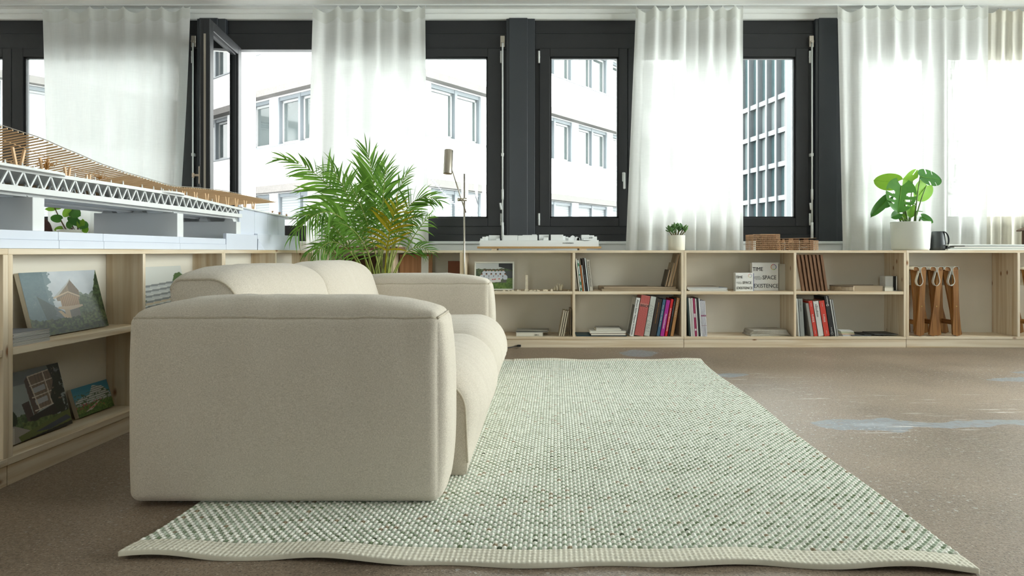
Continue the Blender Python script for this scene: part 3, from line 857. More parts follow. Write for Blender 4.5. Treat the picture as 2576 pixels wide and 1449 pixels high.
# ------------------------------------------------------------------ rug
def build_rug():
    o = np.array([-1.037, 1.654]); ux = np.array([.99957, -.0293]); uy = np.array([.0293, .99957])
    W, Lr = 2.086, 3.06
    nx, ny = 163, 195
    sx, sy = 4, 4
    NX, NY = nx * sx, ny * sy
    rng = np.random.default_rng(5)
    # heights: each cell is a little pillow of yarn
    I, J = np.meshgrid(np.arange(NX + 1), np.arange(NY + 1), indexing='ij')
    U, V = I / NX * W, J / NY * Lr
    h = (1 - np.abs((I % sx) / sx * 2 - 1) ** 2.6) * (1 - np.abs((J % sy) / sy * 2 - 1) ** 2.2)
    ci = np.clip(I // sx, 0, nx - 1); cj = np.clip(J // sy, 0, ny - 1)
    chk = (ci + cj) % 2
    cellr = rng.random((nx, ny))
    h = h * (.0042 + .0008 * chk + .0014 * cellr[ci, cj])
    border = (cj < 5) | (cj >= ny - 5)
    h = np.where(border, h * .55, h)
    z = .008 + h
    # ripples of the loose ends and side edges
    d0, d1 = V, Lr - V
    rip = .5 + .5 * np.sin(U * 7.3 + .6) * np.sin(U * 3.1 + 2.0) + .35 * np.sin(U * 13.0 + 1.0)
    z = z + np.clip(rip, 0, 2) * .013 * np.exp(-(d0 / .10) ** 2)
    rip2 = .5 + .5 * np.sin(U * 9.3 + 1.6) * np.sin(U * 4.1)
    z = z + np.clip(rip2, 0, 2) * .014 * np.exp(-(d1 / .12) ** 2)
    V2 = V + .010 * np.sin(U * 5.1) * np.exp(-(d0 / .5) ** 2) + .006 * np.sin(U * 17) * np.exp(-(d0 / .2) ** 2)
    V2 = V2 + .02 * np.sin(U * 4.0 + 1) * np.exp(-(d1 / .4) ** 2)
    U2 = U + .008 * np.sin(V * 4.3) * (np.exp(-(U / .3) ** 2) + np.exp(-((W - U) / .3) ** 2))
    X = o[0] + U2 * ux[0] + V2 * uy[0]; Y = o[1] + U2 * ux[1] + V2 * uy[1]
    # keep it lying flat under the sofa
    flat = ((X < -.16) & (X > -1.3) & (Y > 1.96)).astype(float)
    z = z * (1 - flat) + np.minimum(z, .0115) * flat
    def lin(c): return np.array(S(c))
    white, green = lin((246, 245, 236)), lin((124, 140, 110))
    row = rng.normal(0, 1, ny)
    var = rng.normal(0, 1, (nx, ny))
    gmix = np.clip(.55 + .14 * row[None, :] + .2 * var, 0, 1)
    tuft = rng.random((nx, ny)) < .003
    gcol = green[None, None, :] * (1 - gmix[..., None]) + lin((216, 226, 211))[None, None, :] * gmix[..., None]
    gcol[tuft] = lin((92, 104, 84))
    brown = rng.random((nx, ny)) < .035
    gcol[brown] = lin((158, 146, 122))
    wcol = np.clip(white[None, None, :] * (1 + .04 * var[..., None]), 0, 1)
    cc = np.where((((np.arange(nx)[:, None] + np.arange(ny)[None, :]) % 2) == 0)[..., None], gcol, wcol)
    bj = np.arange(ny)
    cc[:, (bj < 5) | (bj >= ny - 5)] = lin((228, 224, 208)) * 1.0
    cc[:, (bj < 5) | (bj >= ny - 5)] *= (1 - .05 * rng.random((nx, 10)))[..., None]
    def mk(name, parent, i0, i1, j0, j1, mat):
        ii = np.arange(i0, i1 + 1); jj = np.arange(j0, j1 + 1)
        n, m = len(ii), len(jj)
        co = np.stack([X[i0:i1 + 1, j0:j1 + 1], Y[i0:i1 + 1, j0:j1 + 1], z[i0:i1 + 1, j0:j1 + 1]], -1).reshape(-1, 3)
        a = (np.arange(n - 1)[:, None] * m + np.arange(m - 1)[None, :]).reshape(-1)
        quads = np.stack([a, a + m, a + m + 1, a + 1], 1)
        fi = (i0 + np.arange(n - 1))[:, None] // sx + 0 * np.arange(m - 1)[None, :]
        fj = (j0 + np.arange(m - 1))[None, :] // sy + 0 * np.arange(n - 1)[:, None]
        fcol = cc[fi.reshape(-1), fj.reshape(-1)]
        # side skirt down to the floor
        ring = list(range(0, n * m, m)) + list(range((n - 1) * m + 1, n * m)) + list(range((n - 2) * m + m - 1, m - 2, -m)) + list(range(m - 2, 0, -1))
        low = co[ring].copy(); low[:, 2] = np.maximum(.0008, low[:, 2] - .012)
        b = len(co)
        sk = [(ring[k], b + k, b + (k + 1) % len(ring), ring[(k + 1) % len(ring)]) for k in range(len(ring))]
        co = np.vstack([co, low])
        faces = np.vstack([quads, np.array(sk)])
        fcol = np.vstack([fcol, np.tile(lin((222, 216, 198)), (len(sk), 1))])
        me = bpy.data.meshes.new(name)
        me.vertices.add(len(co)); me.vertices.foreach_set('co', (co - np.array(root_loc(parent))).ravel())
        me.loops.add(len(faces) * 4); me.loops.foreach_set('vertex_index', faces.ravel().astype(np.int32))
        me.polygons.add(len(faces)); me.polygons.foreach_set('loop_start', np.arange(len(faces), dtype=np.int32) * 4)
        me.polygons.foreach_set('use_smooth', np.ones(len(faces), dtype=bool))
        at_ = me.color_attributes.new('Col', 'BYTE_COLOR', 'CORNER')
        c4 = np.ones((len(faces), 4, 4), dtype=np.float32); c4[..., :3] = fcol[:, None, :]
        at_.data.foreach_set('color', c4.ravel())
        me.update(calc_edges=True)
        me.materials.append(mat)
        ob = bpy.data.objects.new(name, me); col.objects.link(ob); ob.parent = parent
        return ob
    rug_m = attr_mat('dyed_wool_weave', .95, .1, .3, 900)
    r = thing('rug', 'pale green and white flat woven wool rug on the concrete floor', 'rug', (0, 1.6, 0))
    w = mk('woven_field', r, 0, NX, 5 * sy, NY - 5 * sy, rug_m); w['kind'] = 'stuff'
    mk('end_band', r, 0, NX, 0, 5 * sy, rug_m)['label'] = 'off-white woven end band'
    mk('end_band', r, 0, NX, NY - 5 * sy, NY, rug_m)['label'] = 'off-white woven end band'
build_rug()

# ------------------------------------------------------------------ sofa
sofa_m = fabric('beige_sofa_weave', S((184, 174, 159)), S((220, 211, 197)), 1100, .3)
piping_m = fabric('beige_piping', S((170, 160, 142)), S((200, 190, 172)), 700, .2)
sofa = thing('sofa', 'beige woven fabric two-seat sofa with piped cushions on the rug', 'sofa', (-.75, 2.0, .011))

def pillow_map(x0, x1, y0, y1, z0, z1, r, bul, wr=.003, seed=0.0, rz=None):
    """cube-surface point (-1..1)^3 -> soft upholstered block; bul = bulge per side"""
    c = Vector(((x0 + x1) / 2, (y0 + y1) / 2, (z0 + z1) / 2)); h = Vector(((x1 - x0) / 2, (y1 - y0) / 2, (z1 - z0) / 2))
    def f(p):
        q = Vector((p[0] * h.x, p[1] * h.y, p[2] * h.z))
        inn = Vector([max(-h[k] + r, min(h[k] - r, q[k])) for k in range(3)])
        d = q - inn
        if d.length > 1e-9: q = inn + d.normalized() * min(r, max(d.x, d.y, d.z, -d.x, -d.y, -d.z) * 1.0) if d.length > r else q
        def dome(a, b): return (max(0, 1 - abs(a) ** 4.0) ** .8) * (max(0, 1 - abs(b) ** 2.6) ** .8)
        w = [abs(p[k]) ** 6 for k in range(3)]
        q = q.copy()
        q.x += (bul['x1'] if p[0] > 0 else -bul['x0']) * w[0] * dome(p[1], p[2])
        q.y += (bul['y1'] if p[1] > 0 else -bul['y0']) * w[1] * dome(p[0], p[2])
        q.z += (bul['z1'] if p[2] > 0 else 0) * w[2] * dome(p[0], p[1])
        n = mnoise.noise(Vector((q.x * 9 + seed, q.y * 9, q.z * 2.5))) * .6 + mnoise.noise(Vector((q.x * 26 + seed, q.y * 20, q.z * 5))) * .4
        e = (1 - w[2] * .5)
        q.y += (-1 if p[1] < 0 else 1) * w[1] * n * wr * e
        q.z += w[2] * (1 if p[2] > 0 else 0) * n * wr * 1.6
        q.x += (-1 if p[0] < 0 else 1) * w[0] * n * wr
        # gathers under the top seam corners and along the bottom
        return c + q
    return f

def pillow(name, f, N=44, mat=None, parent=None):
    def s(k):
        t = -1 + 2 * k / N
        return math.sin(t * math.pi / 2) * .6 + t * .4
    verts, index, faces = [], {}, []
    def vid(p):
        key = (round(p[0], 5), round(p[1], 5), round(p[2], 5))
        if key not in index:
            index[key] = len(verts); verts.append(f(p))
        return index[key]
    for ax in range(3):
        for sg in (-1, 1):
            def P(i, j):
                p = [0, 0, 0]; p[ax] = sg; p[(ax + 1) % 3] = s(i); p[(ax + 2) % 3] = s(j); return p
            for i in range(N):
                for j in range(N):
                    q = [vid(P(i, j)), vid(P(i + 1, j)), vid(P(i + 1, j + 1)), vid(P(i, j + 1))]
                    faces.append(q if sg > 0 else q[::-1])
    mb = MB().add(verts, faces, True)
    return part(name, mb, mat, parent, fix=False)

def seam(name, f, path, parent, r=.0045, n=40, out=(0, 0, 0)):
    pts = []
    for a, b in zip(path, path[1:]):
        for k in range(n):
            t = k / n
            t = t
            pts.append(f(tuple(a[i] + (b[i] - a[i]) * t for i in range(3))))
    pts.append(f(path[-1]))
    return part(name, MB().tube(pts, r, 7), piping_m, parent)

SZ = .012
for k, (ya, yb) in enumerate(((1.993, 2.245), (4.10, 4.352))):
    f = pillow_map(-1.222, -.288, ya, yb, SZ, .578, .03, dict(x0=.012, x1=.028, y0=.016, y1=.012, z1=.052), .0035, 3.7 * k)
    a = pillow('armrest', f, 46, sofa_m, sofa)
    e = .985
    seam('piping', f, [(-e, -1, e), (e, -1, e)], a)
    seam('piping', f, [(-e, 1, e), (e, 1, e)], a)
    seam('piping', f, [(1, -e, e), (1, e, e)], a, n=16)

def loft(name, prof, wt, y0, y1, bulge, parent, ny=96, cap=.012, wr=.004, seed=0.0, pip=True, wrdir=38.0, y_in=0.0):
    """upholstered cushion: outline (x,z) swept along y, swelling by bulge*wt in the middle"""
    n = len(prof)
    cx_ = sum(p[0] for p in prof) / n; cz_ = sum(p[1] for p in prof) / n
    nor = []
    for i in range(n):
        a, b = prof[i - 1], prof[(i + 1) % n]
        d = Vector((b[0] - a[0], b[1] - a[1])); d.normalize(); nor.append(Vector((d.y, -d.x)))
    if sum((Vector((prof[i][0] - cx_, prof[i][1] - cz_)).dot(nor[i])) for i in range(n)) < 0: nor = [-q for q in nor]
    def pt(i, v):
        """v in -1..1"""
        g = max(0, 1 - abs(v) ** 3.2) ** .62
        x, z = prof[i]
        y = (y0 + y1) / 2 + v * (y1 - y0) / 2
        wn_ = mnoise.noise(Vector((x * 2.2 + seed, y * wrdir, z * 2.2))) * .55 + mnoise.noise(Vector((x * 5 + seed, y * wrdir * .35, z * 5))) * .8
        b = (bulge * g + wr * wn_ * g) * wt[i]
        return Vector((x + nor[i].x * b, y, z + nor[i].y * b))
    vs = [math.sin((-1 + 2 * j / ny) * math.pi / 2) * .5 + (-1 + 2 * j / ny) * .5 for j in range(ny + 1)]
    verts = [pt(i, v) for v in vs for i in range(n)]
    faces = []
    for j in range(ny):
        for i in range(n):
            i2 = (i + 1) % n
            faces.append((j * n + i, j * n + i2, (j + 1) * n + i2, (j + 1) * n + i))
    mb = MB().add(verts, faces, True)
    for j, sg in ((0, -1), (ny, 1)):       # end panels, slightly domed
        ring = [verts[j * n + i] for i in range(n)]
        c = Vector((cx_, ring[0].y, cz_))
        rows = [ring]
        for k in range(1, 6):
            t = k / 6
            rows.append([r.lerp(c, t) + Vector((0, sg * cap * math.sin(t * math.pi / 2), 0)) for r in ring])
        v2 = [p for r in rows for p in r] + [c + Vector((0, sg * cap, 0))]
        f2 = []
        for k in range(5):
            for i in range(n):
                i2 = (i + 1) % n
                f2.append((k * n + i, k * n + i2, (k + 1) * n + i2, (k + 1) * n + i))
        for i in range(n): f2.append((5 * n + i, 5 * n + (i + 1) % n, 6 * n))
        mb.add(v2, f2, True)
    o = part(name, mb, sofa_m, parent)
    if pip:
        for v in (-1, 1):
            pp = [pt(i, v) for i in range(n) if wt[i] > .0]
            part('piping', MB().tube(pp, .0042, 7), piping_m, o)
    return o

def arc(cx_, cz_, r, a0, a1, n):
    return [(cx_ + r * math.cos(math.radians(a0 + (a1 - a0) * k / n)), cz_ + r * math.sin(math.radians(a0 + (a1 - a0) * k / n))) for k in range(n + 1)]

def lerpts(a, b, n): return [(a[0] + (b[0] - a[0]) * k / n, a[1] + (b[1] - a[1]) * k / n) for k in range(n)]

# seats: flat top running to a rounded front edge, bulging between the seams
seat_prof = lerpts((-.96, SZ), (-.96, .33), 4) + lerpts((-.96, .33), (-.35, .335), 14) + arc(-.35, .225, .11, 90, 0, 10) + lerpts((-.24, .225), (-.232, .03), 8)[1:] + [(-.236, .016), (-.25, SZ)] + lerpts((-.25, SZ), (-.96, SZ), 6)[1:]
wt = []
for x, z in seat_prof:
    if z <= SZ + .001 or x < -.955: wt.append(0.0)
    elif z > .2: wt.append(1.0)
    else: wt.append(max(0, min(1, (z - .02) / .16)) * .85)
loft('seat_cushion', seat_prof, wt, 2.25, 3.178, .072, sofa, seed=1.3)
loft('seat_cushion', seat_prof, wt, 3.182, 4.095, .072, sofa, seed=7.7)
# backs
back_prof = [(-1.225, .30)] + lerpts((-1.225, .32), (-1.232, .63), 6) + arc(-1.197, .635, .035, 180, 95, 4) + lerpts((-1.2, .67), (-1.10, .672), 4)[1:] + arc(-1.105, .572, .10, 88, 12, 8) + lerpts((-1.006, .59), (-.925, .34), 8)[1:] + [(-.92, .30)]
wtb = [0.0 if (z < .31 or (x < -1.215 and z < .6)) else 1.0 for x, z in back_prof]
loft('back_cushion', back_prof, wtb, 2.25, 3.178, .045, sofa, seed=12.1)
loft('back_cushion', back_prof, wtb, 3.182, 4.095, .045, sofa, seed=21.9)
part('base', MB().box(-1.21, -.98, 2.24, 4.11, .012, .33), sofa_m, sofa)

# ------------------------------------------------------------------ bookcases
T = .02
ZT = .775
def bookcase_x(name, label, x0, x1, bays, y0, d, shelves, left_side=True):
    """run along x, open to -y. bays: divider positions between x0 and x1"""
    b = thing(name, label, 'bookcase', ((x0 + x1) / 2, y0, 0), group='pine bookcases')
    part('top_board', MB().cbox(x0, x1, y0, y0 + d, ZT - T, ZT, .0012), pine[0], b)
    part('bottom_board', MB().cbox(x0, x1, y0, y0 + d, .067, .087, .0012), pine[0], b)
    part('plinth', MB().cbox(x0 + .001, x1 - .001, y0 + .003, y0 + .022, .0, .0665, .001), pine[0], b)
    for x in (x0, x1 - T): part('side_panel', MB().cbox(x, x + T, y0, y0 + d, .0875, ZT - T, .001), pine[2], b)
    for x in bays: part('divider', MB().cbox(x - T / 2, x + T / 2, y0, y0 + d - .012, .0875, ZT - T, .001), pine[2], b)
    part('back_panel', MB().box(x0 + T, x1 - T, y0 + d - .011, y0 + d - .002, .087, ZT - T), back_white, b)
    xs = [x0 + T / 2] + list(bays) + [x1 - T / 2]
    for k in range(len(xs) - 1):
        if shelves[k]:
            part('shelf', MB().cbox(xs[k] + T / 2 + .0005, xs[k + 1] - T / 2 - .0005, y0 + .001, y0 + d - .012, .424, .448, .001), pine[0], b)
    return b
YS, DS = 5.32, .313
sX = lambda px: (px - CX) / 315.8
bookcase_x('bookcase', 'pine bookcase in the corner behind the palm pot', -1.70, sX(1163) , [-1.15], YS, DS, [0, 0])
bookcase_x('bookcase', 'pine bookcase under the white city model holding the framed team photo', sX(1163.5), sX(1720), [sX(1443.5)], YS, DS, [1, 1])
bookcase_x('bookcase', 'pine bookcase under the lattice model holding the two square white books', sX(1720.5), sX(2280), [sX(2000)], YS, DS, [1, 1])
bookcase_x('bookcase', 'pine bookcase holding the folded canvas stools, without middle shelf', sX(2280.5), sX(2838), [sX(2563)], YS, DS, [0, 0])
bookcase_x('bookcase', 'low pine bookcase under the window beyond the bridge model', -4.95, -2.55, [-3.75], YS, DS, [1, 1])

XB, DB = -1.725, .64       # bookcase along the left: front face, total depth (open on both sides)
XP = XB - .162              # its middle back panel
def bookcase_y(label, y0, y1, mid):
    b = thing('bookcase', label, 'bookcase', (XB - DB / 2, (y0 + y1) / 2, 0), group='pine bookcases')
    x0 = XB - DB
    part('top_board', MB().cbox(x0, XB, y0, y1, ZT - T, ZT, .0012), pine[1], b)
    part('bottom_board', MB().cbox(x0, XB, y0, y1, .067, .091, .0012), pine[1], b)
    for xx in (XB - .022, x0 + .003): part('plinth', MB().cbox(xx, xx + .019, y0 + .001, y1 - .001, 0, .0665, .001), pine[1], b)
    part('middle_panel', MB().box(XP - .012, XP, y0 + T, y1 - T, .091, ZT - T), back_white, b)
    for y in (y0, y1 - T): part('side_panel', MB().cbox(x0, XB, y, y + T, .0915, ZT - T, .001), pine[2], b)
    for xa, xb in ((XP + .0005, XB), (x0, XP - .0125)):
        part('divider', MB().cbox(xa, xb, mid - T / 2, mid + T / 2, .0915, ZT - T, .001), pine[2], b)
        for ya, yb in ((y0 + T, mid - T / 2), (mid + T / 2, y1 - T)):
            part('shelf', MB().cbox(xa, xb - .001, ya + .0005, yb - .0005, .424, .448, .001), pine[1], b)
    return b
bookcase_y('pine bookcase holding the house print and the building print, under the bridge model', 2.18, 3.682, 2.936)
bookcase_y('pine bookcase behind the sofa backrest, under the sloping end of the bridge model', 3.6825, 5.165, 4.42)
bookcase_y('pine bookcase at the picture edge, under the tallest end of the bridge model', .68, 2.1795, 1.43)
# ------------------------------------------------------------------ bridge model on the left bookcases
limewood = wood('model_limewood', 0, S((240, 208, 168)), S((224, 186, 142)), knots=False, grain=90, along=8)
lime_plain = pm('model_basswood', S((238, 204, 164)), .7, var=.06, scale=60)
twig_m = pm('dried_flower', S((190, 140, 76)), .9, var=.25, scale=200)
br = thing('bridge_model', 'long white truss bridge model with a waving wooden lattice roof', 'architectural model', (-2.0, 3.1, ZT))
BX = -1.735
Z0 = ZT + .0008
segs = [1.45, 2.427, 2.678, 3.25, 3.733]
for a, b in zip(segs, segs[1:]):
    part('base_panel', MB().cbox(BX - .58, BX, a + .0008, b - .0008, Z0, .806, .001), model_grey, br)
    part('base_panel', MB().cbox(BX - .58, BX - .003, a + .0008, b - .0008, .8065, .837, .001), model_grey, br)
part('base_panel', MB().cbox(BX - .58, BX - .02, 3.733, 4.88, Z0, .84, .001), model_grey, br)
for a, b, zt_ in ((3.735, 4.148, .868), (4.152, 4.87, .877)):
    part('base_panel', MB().cbox(BX - .019, BX, a, b, Z0, zt_, .001), model_grey, br)
mb = MB().add([(BX + .001, 4.16, .776), (BX + .03, 4.19, .776), (BX + .005, 4.165, .83), (BX + .001, 4.15, .776)], [(0, 1, 2), (3, 1, 2)])
mb.prism([(4.15, .776), (4.21, .776), (4.165, .845), (4.152, .845)], 0, BX + .002, BX + .004)
part('loose_flap', mb, model_grey, br)
# piers and bearings
for y, zt_ in ((2.35, .955), (3.285, .953), (3.925, .940)):
    part('pier', MB().cbox(-2.16, -1.752, y - .028, y + .028, .8375, zt_, .0015), model_white, br)
    for x in (-1.80, -1.95, -2.10):
        mb = MB().prism([(x - .028, zt_ + .0002), (x + .028, zt_ + .0002), (x + .018, .9648), (x - .018, .9648)], 1, y - .02, y + .02)
        part('bearing', mb, model_white, br)
YA, YE = 1.45, 3.94
part('bottom_chord', MB().cbox(-2.20, BX - .002, YA, YE, .965, .986, .001), model_white, br)
for x in (-1.80, -2.0): part('under_beam', MB().box(x - .02, x + .02, YA, YE, .957, .965), model_white, br)
def deck_z(y): return 1.046 - max(0, y - 3.3) / .64 * .026
n = 40
def deckP(x, dz):
    return lambda k: (x, YA + (YE - YA) * k / n, deck_z(YA + (YE - YA) * k / n) + dz)
v = []; fcs = []
for k in range(n + 1):
    y = YA + (YE - YA) * k / n; z = deck_z(y); wv = .006 * math.sin(y * 5)
    v += [(-2.26, y, z - .013), (BX + wv, y, z - .013), (BX + wv, y, z), (-2.26, y, z)]
for k in range(n):
    b = k * 4
    for i in range(4): fcs.append((b + i, b + (i + 1) % 4, b + 4 + (i + 1) % 4, b + 4 + i))
fcs += [(0, 1, 2, 3), (n * 4 + 3, n * 4 + 2, n * 4 + 1, n * 4)]
part('deck', MB().add(v, fcs), model_white, br)
def balcony(y0, y1, out):
    pts = [(BX - .05, y0), (BX + out, y0)] if y0 < 1.6 else [(BX - .05, y0)] + [(BX - .02 + (out + .02) * math.sin(math.radians(a)), y0 + .10 * (1 - math.cos(math.radians(a)))) for a in range(0, 91, 10)]
    pts += [(BX - .02 + (out + .02) * math.cos(math.radians(a)), y1 - .10 + .10 * math.sin(math.radians(a))) for a in range(0, 91, 10)] + [(BX - .05, y1)]
    z = deck_z((y0 + y1) / 2)
    part('balcony', MB().prism(pts, 2, z - .006, z + .003), model_white, br)
balcony(1.45, 2.46, .035); balcony(3.08, 3.29, .03)
# trusses: rows of V struts, each strut its own stick
Y = YA + .02
per = .064
strut = MB().box(-.003, .003, -.0033, .0033, 0, 1).mesh('strut'); strut.materials.append(model_white)
off = root_loc(br)
def stick(me, name, a, b, sc2=1.0):
    a = Vector(a); b = Vector(b); d = b - a; L_ = d.length
    q = d.to_track_quat('Z', 'Y').to_matrix().to_4x4()
    M = Matrix.Translation(a - off) @ q @ Matrix.Diagonal((sc2, sc2, L_, 1))
    return inst(name, me, br, M)
for x in (BX - .012, BX - .24, BX - .44):
    y = YA + .02
    while y < YE - .05:
        zt_ = deck_z(y + per / 2) - .013
        stick(strut, 'truss_strut', (x, y, .986), (x, y + per * .46, zt_))
        stick(strut, 'truss_strut', (x, y + per * .92, .986), (x, y + per * .54, zt_))
        y += per
if False: part('inner_wall', MB().box(-2.215, -2.20, YA, YE, .986, 1.03), pm('grey_card', S((190, 188, 180)), .9), br)
# solid ramp end
ends = [3.945, 4.16, 4.36, 4.54, 4.66]
rz = lambda y: 1.022 - (y - 3.94) / .85 * .022
for a, b in zip(ends, ends[1:]):
    mb = MB().prism([(a + .001, .842), (b - .001, .842), (b - .001, rz(b)), (a + .001, rz(a))], 0, BX - .03, BX - .022)
    part('ramp_panel', mb, model_grey, br)
part('ramp_core', MB().prism([(3.945, .842), (4.66, .842), (4.66, rz(4.66) - .002), (3.945, rz(3.945) - .002)], 0, -2.25, BX - .032), model_white, br)
part('ramp_deck', MB().prism([(3.94, rz(3.94)), (4.86, rz(4.86)), (4.86, rz(4.86) + .008), (3.94, rz(3.94) + .008)], 0, -2.26, BX - .002), model_white, br)
# lattice roof
KZ = [(1.4, .405), (2.116, .397), (2.285, .386), (2.435, .364), (2.62, .337), (2.79, .322), (3.128, .303), (3.368, .317), (3.615, .327), (4.0, .327), (4.4, .322)]
def roof_z(y):
    for (a, za), (b, zb2) in zip(KZ, KZ[1:]):
        if a <= y <= b:
            t = (y - a) / (b - a); return H + za + (zb2 - za) * (t * t * (3 - 2 * t) * .3 + t * .7)
    return H + KZ[-1][1]
def slope(y): return .19 if y < 2.8 else .19 - min(1, (y - 2.8) / .5) * .13
slat_me = MB().box(0, 1, -.0016, .0016, -.0025, .0025).mesh('slat'); slat_me.materials.append(limewood)
y = 1.47
RX0, RX1 = -1.70, -2.42
while y < 4.37:
    z = roof_z(y); s_ = slope(y)
    a = Vector((RX0, y, z)); b = Vector((RX1, y, z + s_ * (RX1 - RX0)))
    d = b - a
    M = Matrix.Translation(a - off) @ Matrix.Rotation(math.pi + math.atan2(-d.z, -d.x) * -1, 4, 'Y') @ Matrix.Diagonal((d.length, 1, 1, 1))
    inst('slat', slat_me, br, M)
    y += .0225
for x in (-1.702, -1.80, -1.92, -2.06, -2.22, -2.40):
    pts = []
    for k in range(61):
        yy = 1.45 + (4.37 - 1.45) * k / 60
        pts.append((x, yy, roof_z(yy) + slope(yy) * (x - RX0) + .0055))
    part('purlin', MB().tube(pts, .0016, 5), lime_plain if x < -1.75 else pm('thin_grey_rod', S((150, 140, 128)), .5), br)
post_me = MB().box(-.0035, .0035, -.004, .004, 0, 1).mesh('roof_post'); post_me.materials.append(lime_plain)
y = 1.6
while y < 4.36:
    for x in (-1.80, -2.12):
        zd = (deck_z(y) if y < 3.93 else rz(y) + .008)
        zt_ = roof_z(y) + slope(y) * (x - RX0) - .004
        if zt_ > zd + .02:
            for s_ in (-1, 1):
                stick(post_me, 'roof_post', (x, y + s_ * .006, zd), (x, y + s_ * min(.035, (zt_ - zd) * .35), zt_))
    y += .12
# little people and dried trees
rb = random.Random(9)
fig = MB().lathe([(0, 0), (.0022, .0005), (.003, .008), (.0014, .0105), (.0019, .0125), (.0015, .0145), (0, .0152)], 7).mesh('figure'); fig.materials.append(model_white)
for y in (2.17, 2.19, 2.26, 2.30, 2.33, 2.52, 2.61, 2.66, 2.74, 2.83, 2.97, 3.05, 3.10, 3.14, 3.18, 3.2, 3.24, 3.33, 3.47, 3.6):
    x = BX - rb.uniform(.005, .03)
    inst('figure', fig, br, Matrix.Translation(Vector((x, y, deck_z(y) + (.0032 if (y < 2.46 or 3.08 < y < 3.29) and x > BX - .05 else .0002))) - off) @ Matrix.Scale(rb.uniform(.9, 1.3), 4))
for (x, y, s_) in ((-1.80, 2.17, 2.2), (-1.86, 2.13, 2.0), (-1.79, 2.44, 2.0), (-1.80, 2.75, 1.6), (-1.79, 3.02, 1.2), (-1.82, 3.07, 1.2), (-1.80, 3.42, 1.0), (-1.78, 4.5, 1.0), (-1.78, 4.62, .9), (-1.78, 4.75, .8)):
    mb = MB()
    zd = deck_z(y) if y < 3.93 else rz(y) + .008
    mb.tube([(x, y, zd), (x, y, zd + .02 * s_)], .0012, 5)
    for k in range(70):
        a, e, r = rb.uniform(0, 6.28), rb.uniform(0, 1.5), rb.uniform(.004, .02) * s_
        c = Vector((x + r * math.cos(a) * math.cos(e), y + r * math.sin(a) * math.cos(e), zd + .014 * s_ + r * math.sin(e)))
        mb.tube([(x, y, zd + .01 * s_), c], .0004, 3, caps=False)
        h_ = .0013 * s_
        mb.add([c + Vector((h_, 0, 0)), c + Vector((0, h_, 0)), c - Vector((h_, 0, 0)), c - Vector((0, h_, 0)), c + Vector((0, 0, h_)), c - Vector((0, 0, h_))],
               [(0, 1, 4), (1, 2, 4), (2, 3, 4), (3, 0, 4), (1, 0, 5), (2, 1, 5), (3, 2, 5), (0, 3, 5)])
    part('dried_tree', mb, twig_m, br, kind='stuff', label='dried brown flower head used as a model tree')

# ------------------------------------------------------------------ terrain model in the corner
ter = thing('terrain_model', 'grey layered hill terrain model on brown boards in the corner', 'architectural model', (-1.4, 5.47, ZT))
part('base_board', MB().cbox(-1.66, -1.10, 5.33, 5.60, Z0, ZT + .028, .002), pm('brown_card', S((120, 84, 64)), .9), ter)
def hill(x, y):
    t = (x + 1.66) / .56
    z = .10 * math.exp(-((t - .12) / .18) ** 2) + .085 * math.exp(-((t - .52) / .14) ** 2) + .055 * math.exp(-((t - .82) / .12) ** 2)
    z *= .55 + .45 * math.sin((y - 5.33) / .27 * math.pi * .9)
    z += .012 * mnoise.noise(Vector((x * 14, y * 14, 0)))
    return max(.004, z)
def tp(i, j):
    x = -1.655 + .55 * i / 60; y = 5.335 + .26 * j / 30
    e = 0 if i in (0, 60) or j in (0, 30) else 1
    return (x, y, ZT + .0283 + (hill(x, y) if e else 0))
part('relief', MB().sheet(tp, 60, 30, smooth=False), pm('grey_carved_foam', S((190, 180, 166)), .95, var=.12, scale=60, bump=.5), ter)

# ------------------------------------------------------------------ white city model
cm = thing('city_model', 'white city block model on a chipboard base with black lettering', 'architectural model', (sX(1357), 5.46, ZT))
Yc_ = 5.36
cx_ = lambda px: (px - CX) * Yc_ / F
cz_ = lambda py: H - (py - CY) * Yc_ / F
chip = pm('chipboard', S((190, 152, 104)), .9, var=.35, scale=160, bump=.4)
part('chipboard_base', MB().cbox(cx_(1201), cx_(1512), 5.335, 5.60, .7905, .806, .001), chip, cm)
for a, b in ((1237, 1250), (1457, 1475)):
    part('support_batten', MB().box(cx_(a), cx_(b), 5.345, 5.59, Z0, .7903), pine[1], cm)
mb = MB()
pts = [(cx_(1207), .8062), (cx_(1506), .8062), (cx_(1506), .8575), (cx_(1490), .8575), (cx_(1478), .851), (cx_(1470), .850), (cx_(1461), .854), (cx_(1450), .855)] + [(cx_(1450 - 12 * k), .855) for k in range(1, 20)] + [(cx_(1208), .857), (cx_(1206), .85)]
mb.prism(pts, 1, 5.355, 5.585)
part('ground_block', mb, model_white, cm)
cb = [(1208, 1214, 600, 0, .05), (1213, 1222, 595.5, .01, .08), (1222, 1228, 594, .03, .1), (1229, 1256, 591.5, .04, .12), (1262, 1266, 590, .02, .2),
      (1265, 1302, 591.8, .01, .06), (1303, 1330, 592.3, .01, .06), (1330, 1352, 591.6, .012, .07), (1314, 1340, 590.4, .1, .16), (1338, 1350, 589, .1, .18),
      (1356, 1381, 590, .05, .15), (1386, 1417, 590.2, .01, .09), (1417, 1423, 593.5, .02, .1), (1424, 1430, 595.5, .04, .1), (1430, 1436, 597, .02, .06),
      (1248, 1257, 600, 0, .03), (1464, 1483, 590.6, .03, .12), (1484, 1496, 591.8, .05, .14), (1491, 1502, 595, .01, .05), (1468, 1492, 600, .005, .03),
      (1367, 1379, 597, .005, .03), (1270, 1300, 594, .12, .2), (1400, 1412, 593, .14, .2), (1440, 1462, 600, .1, .18)]
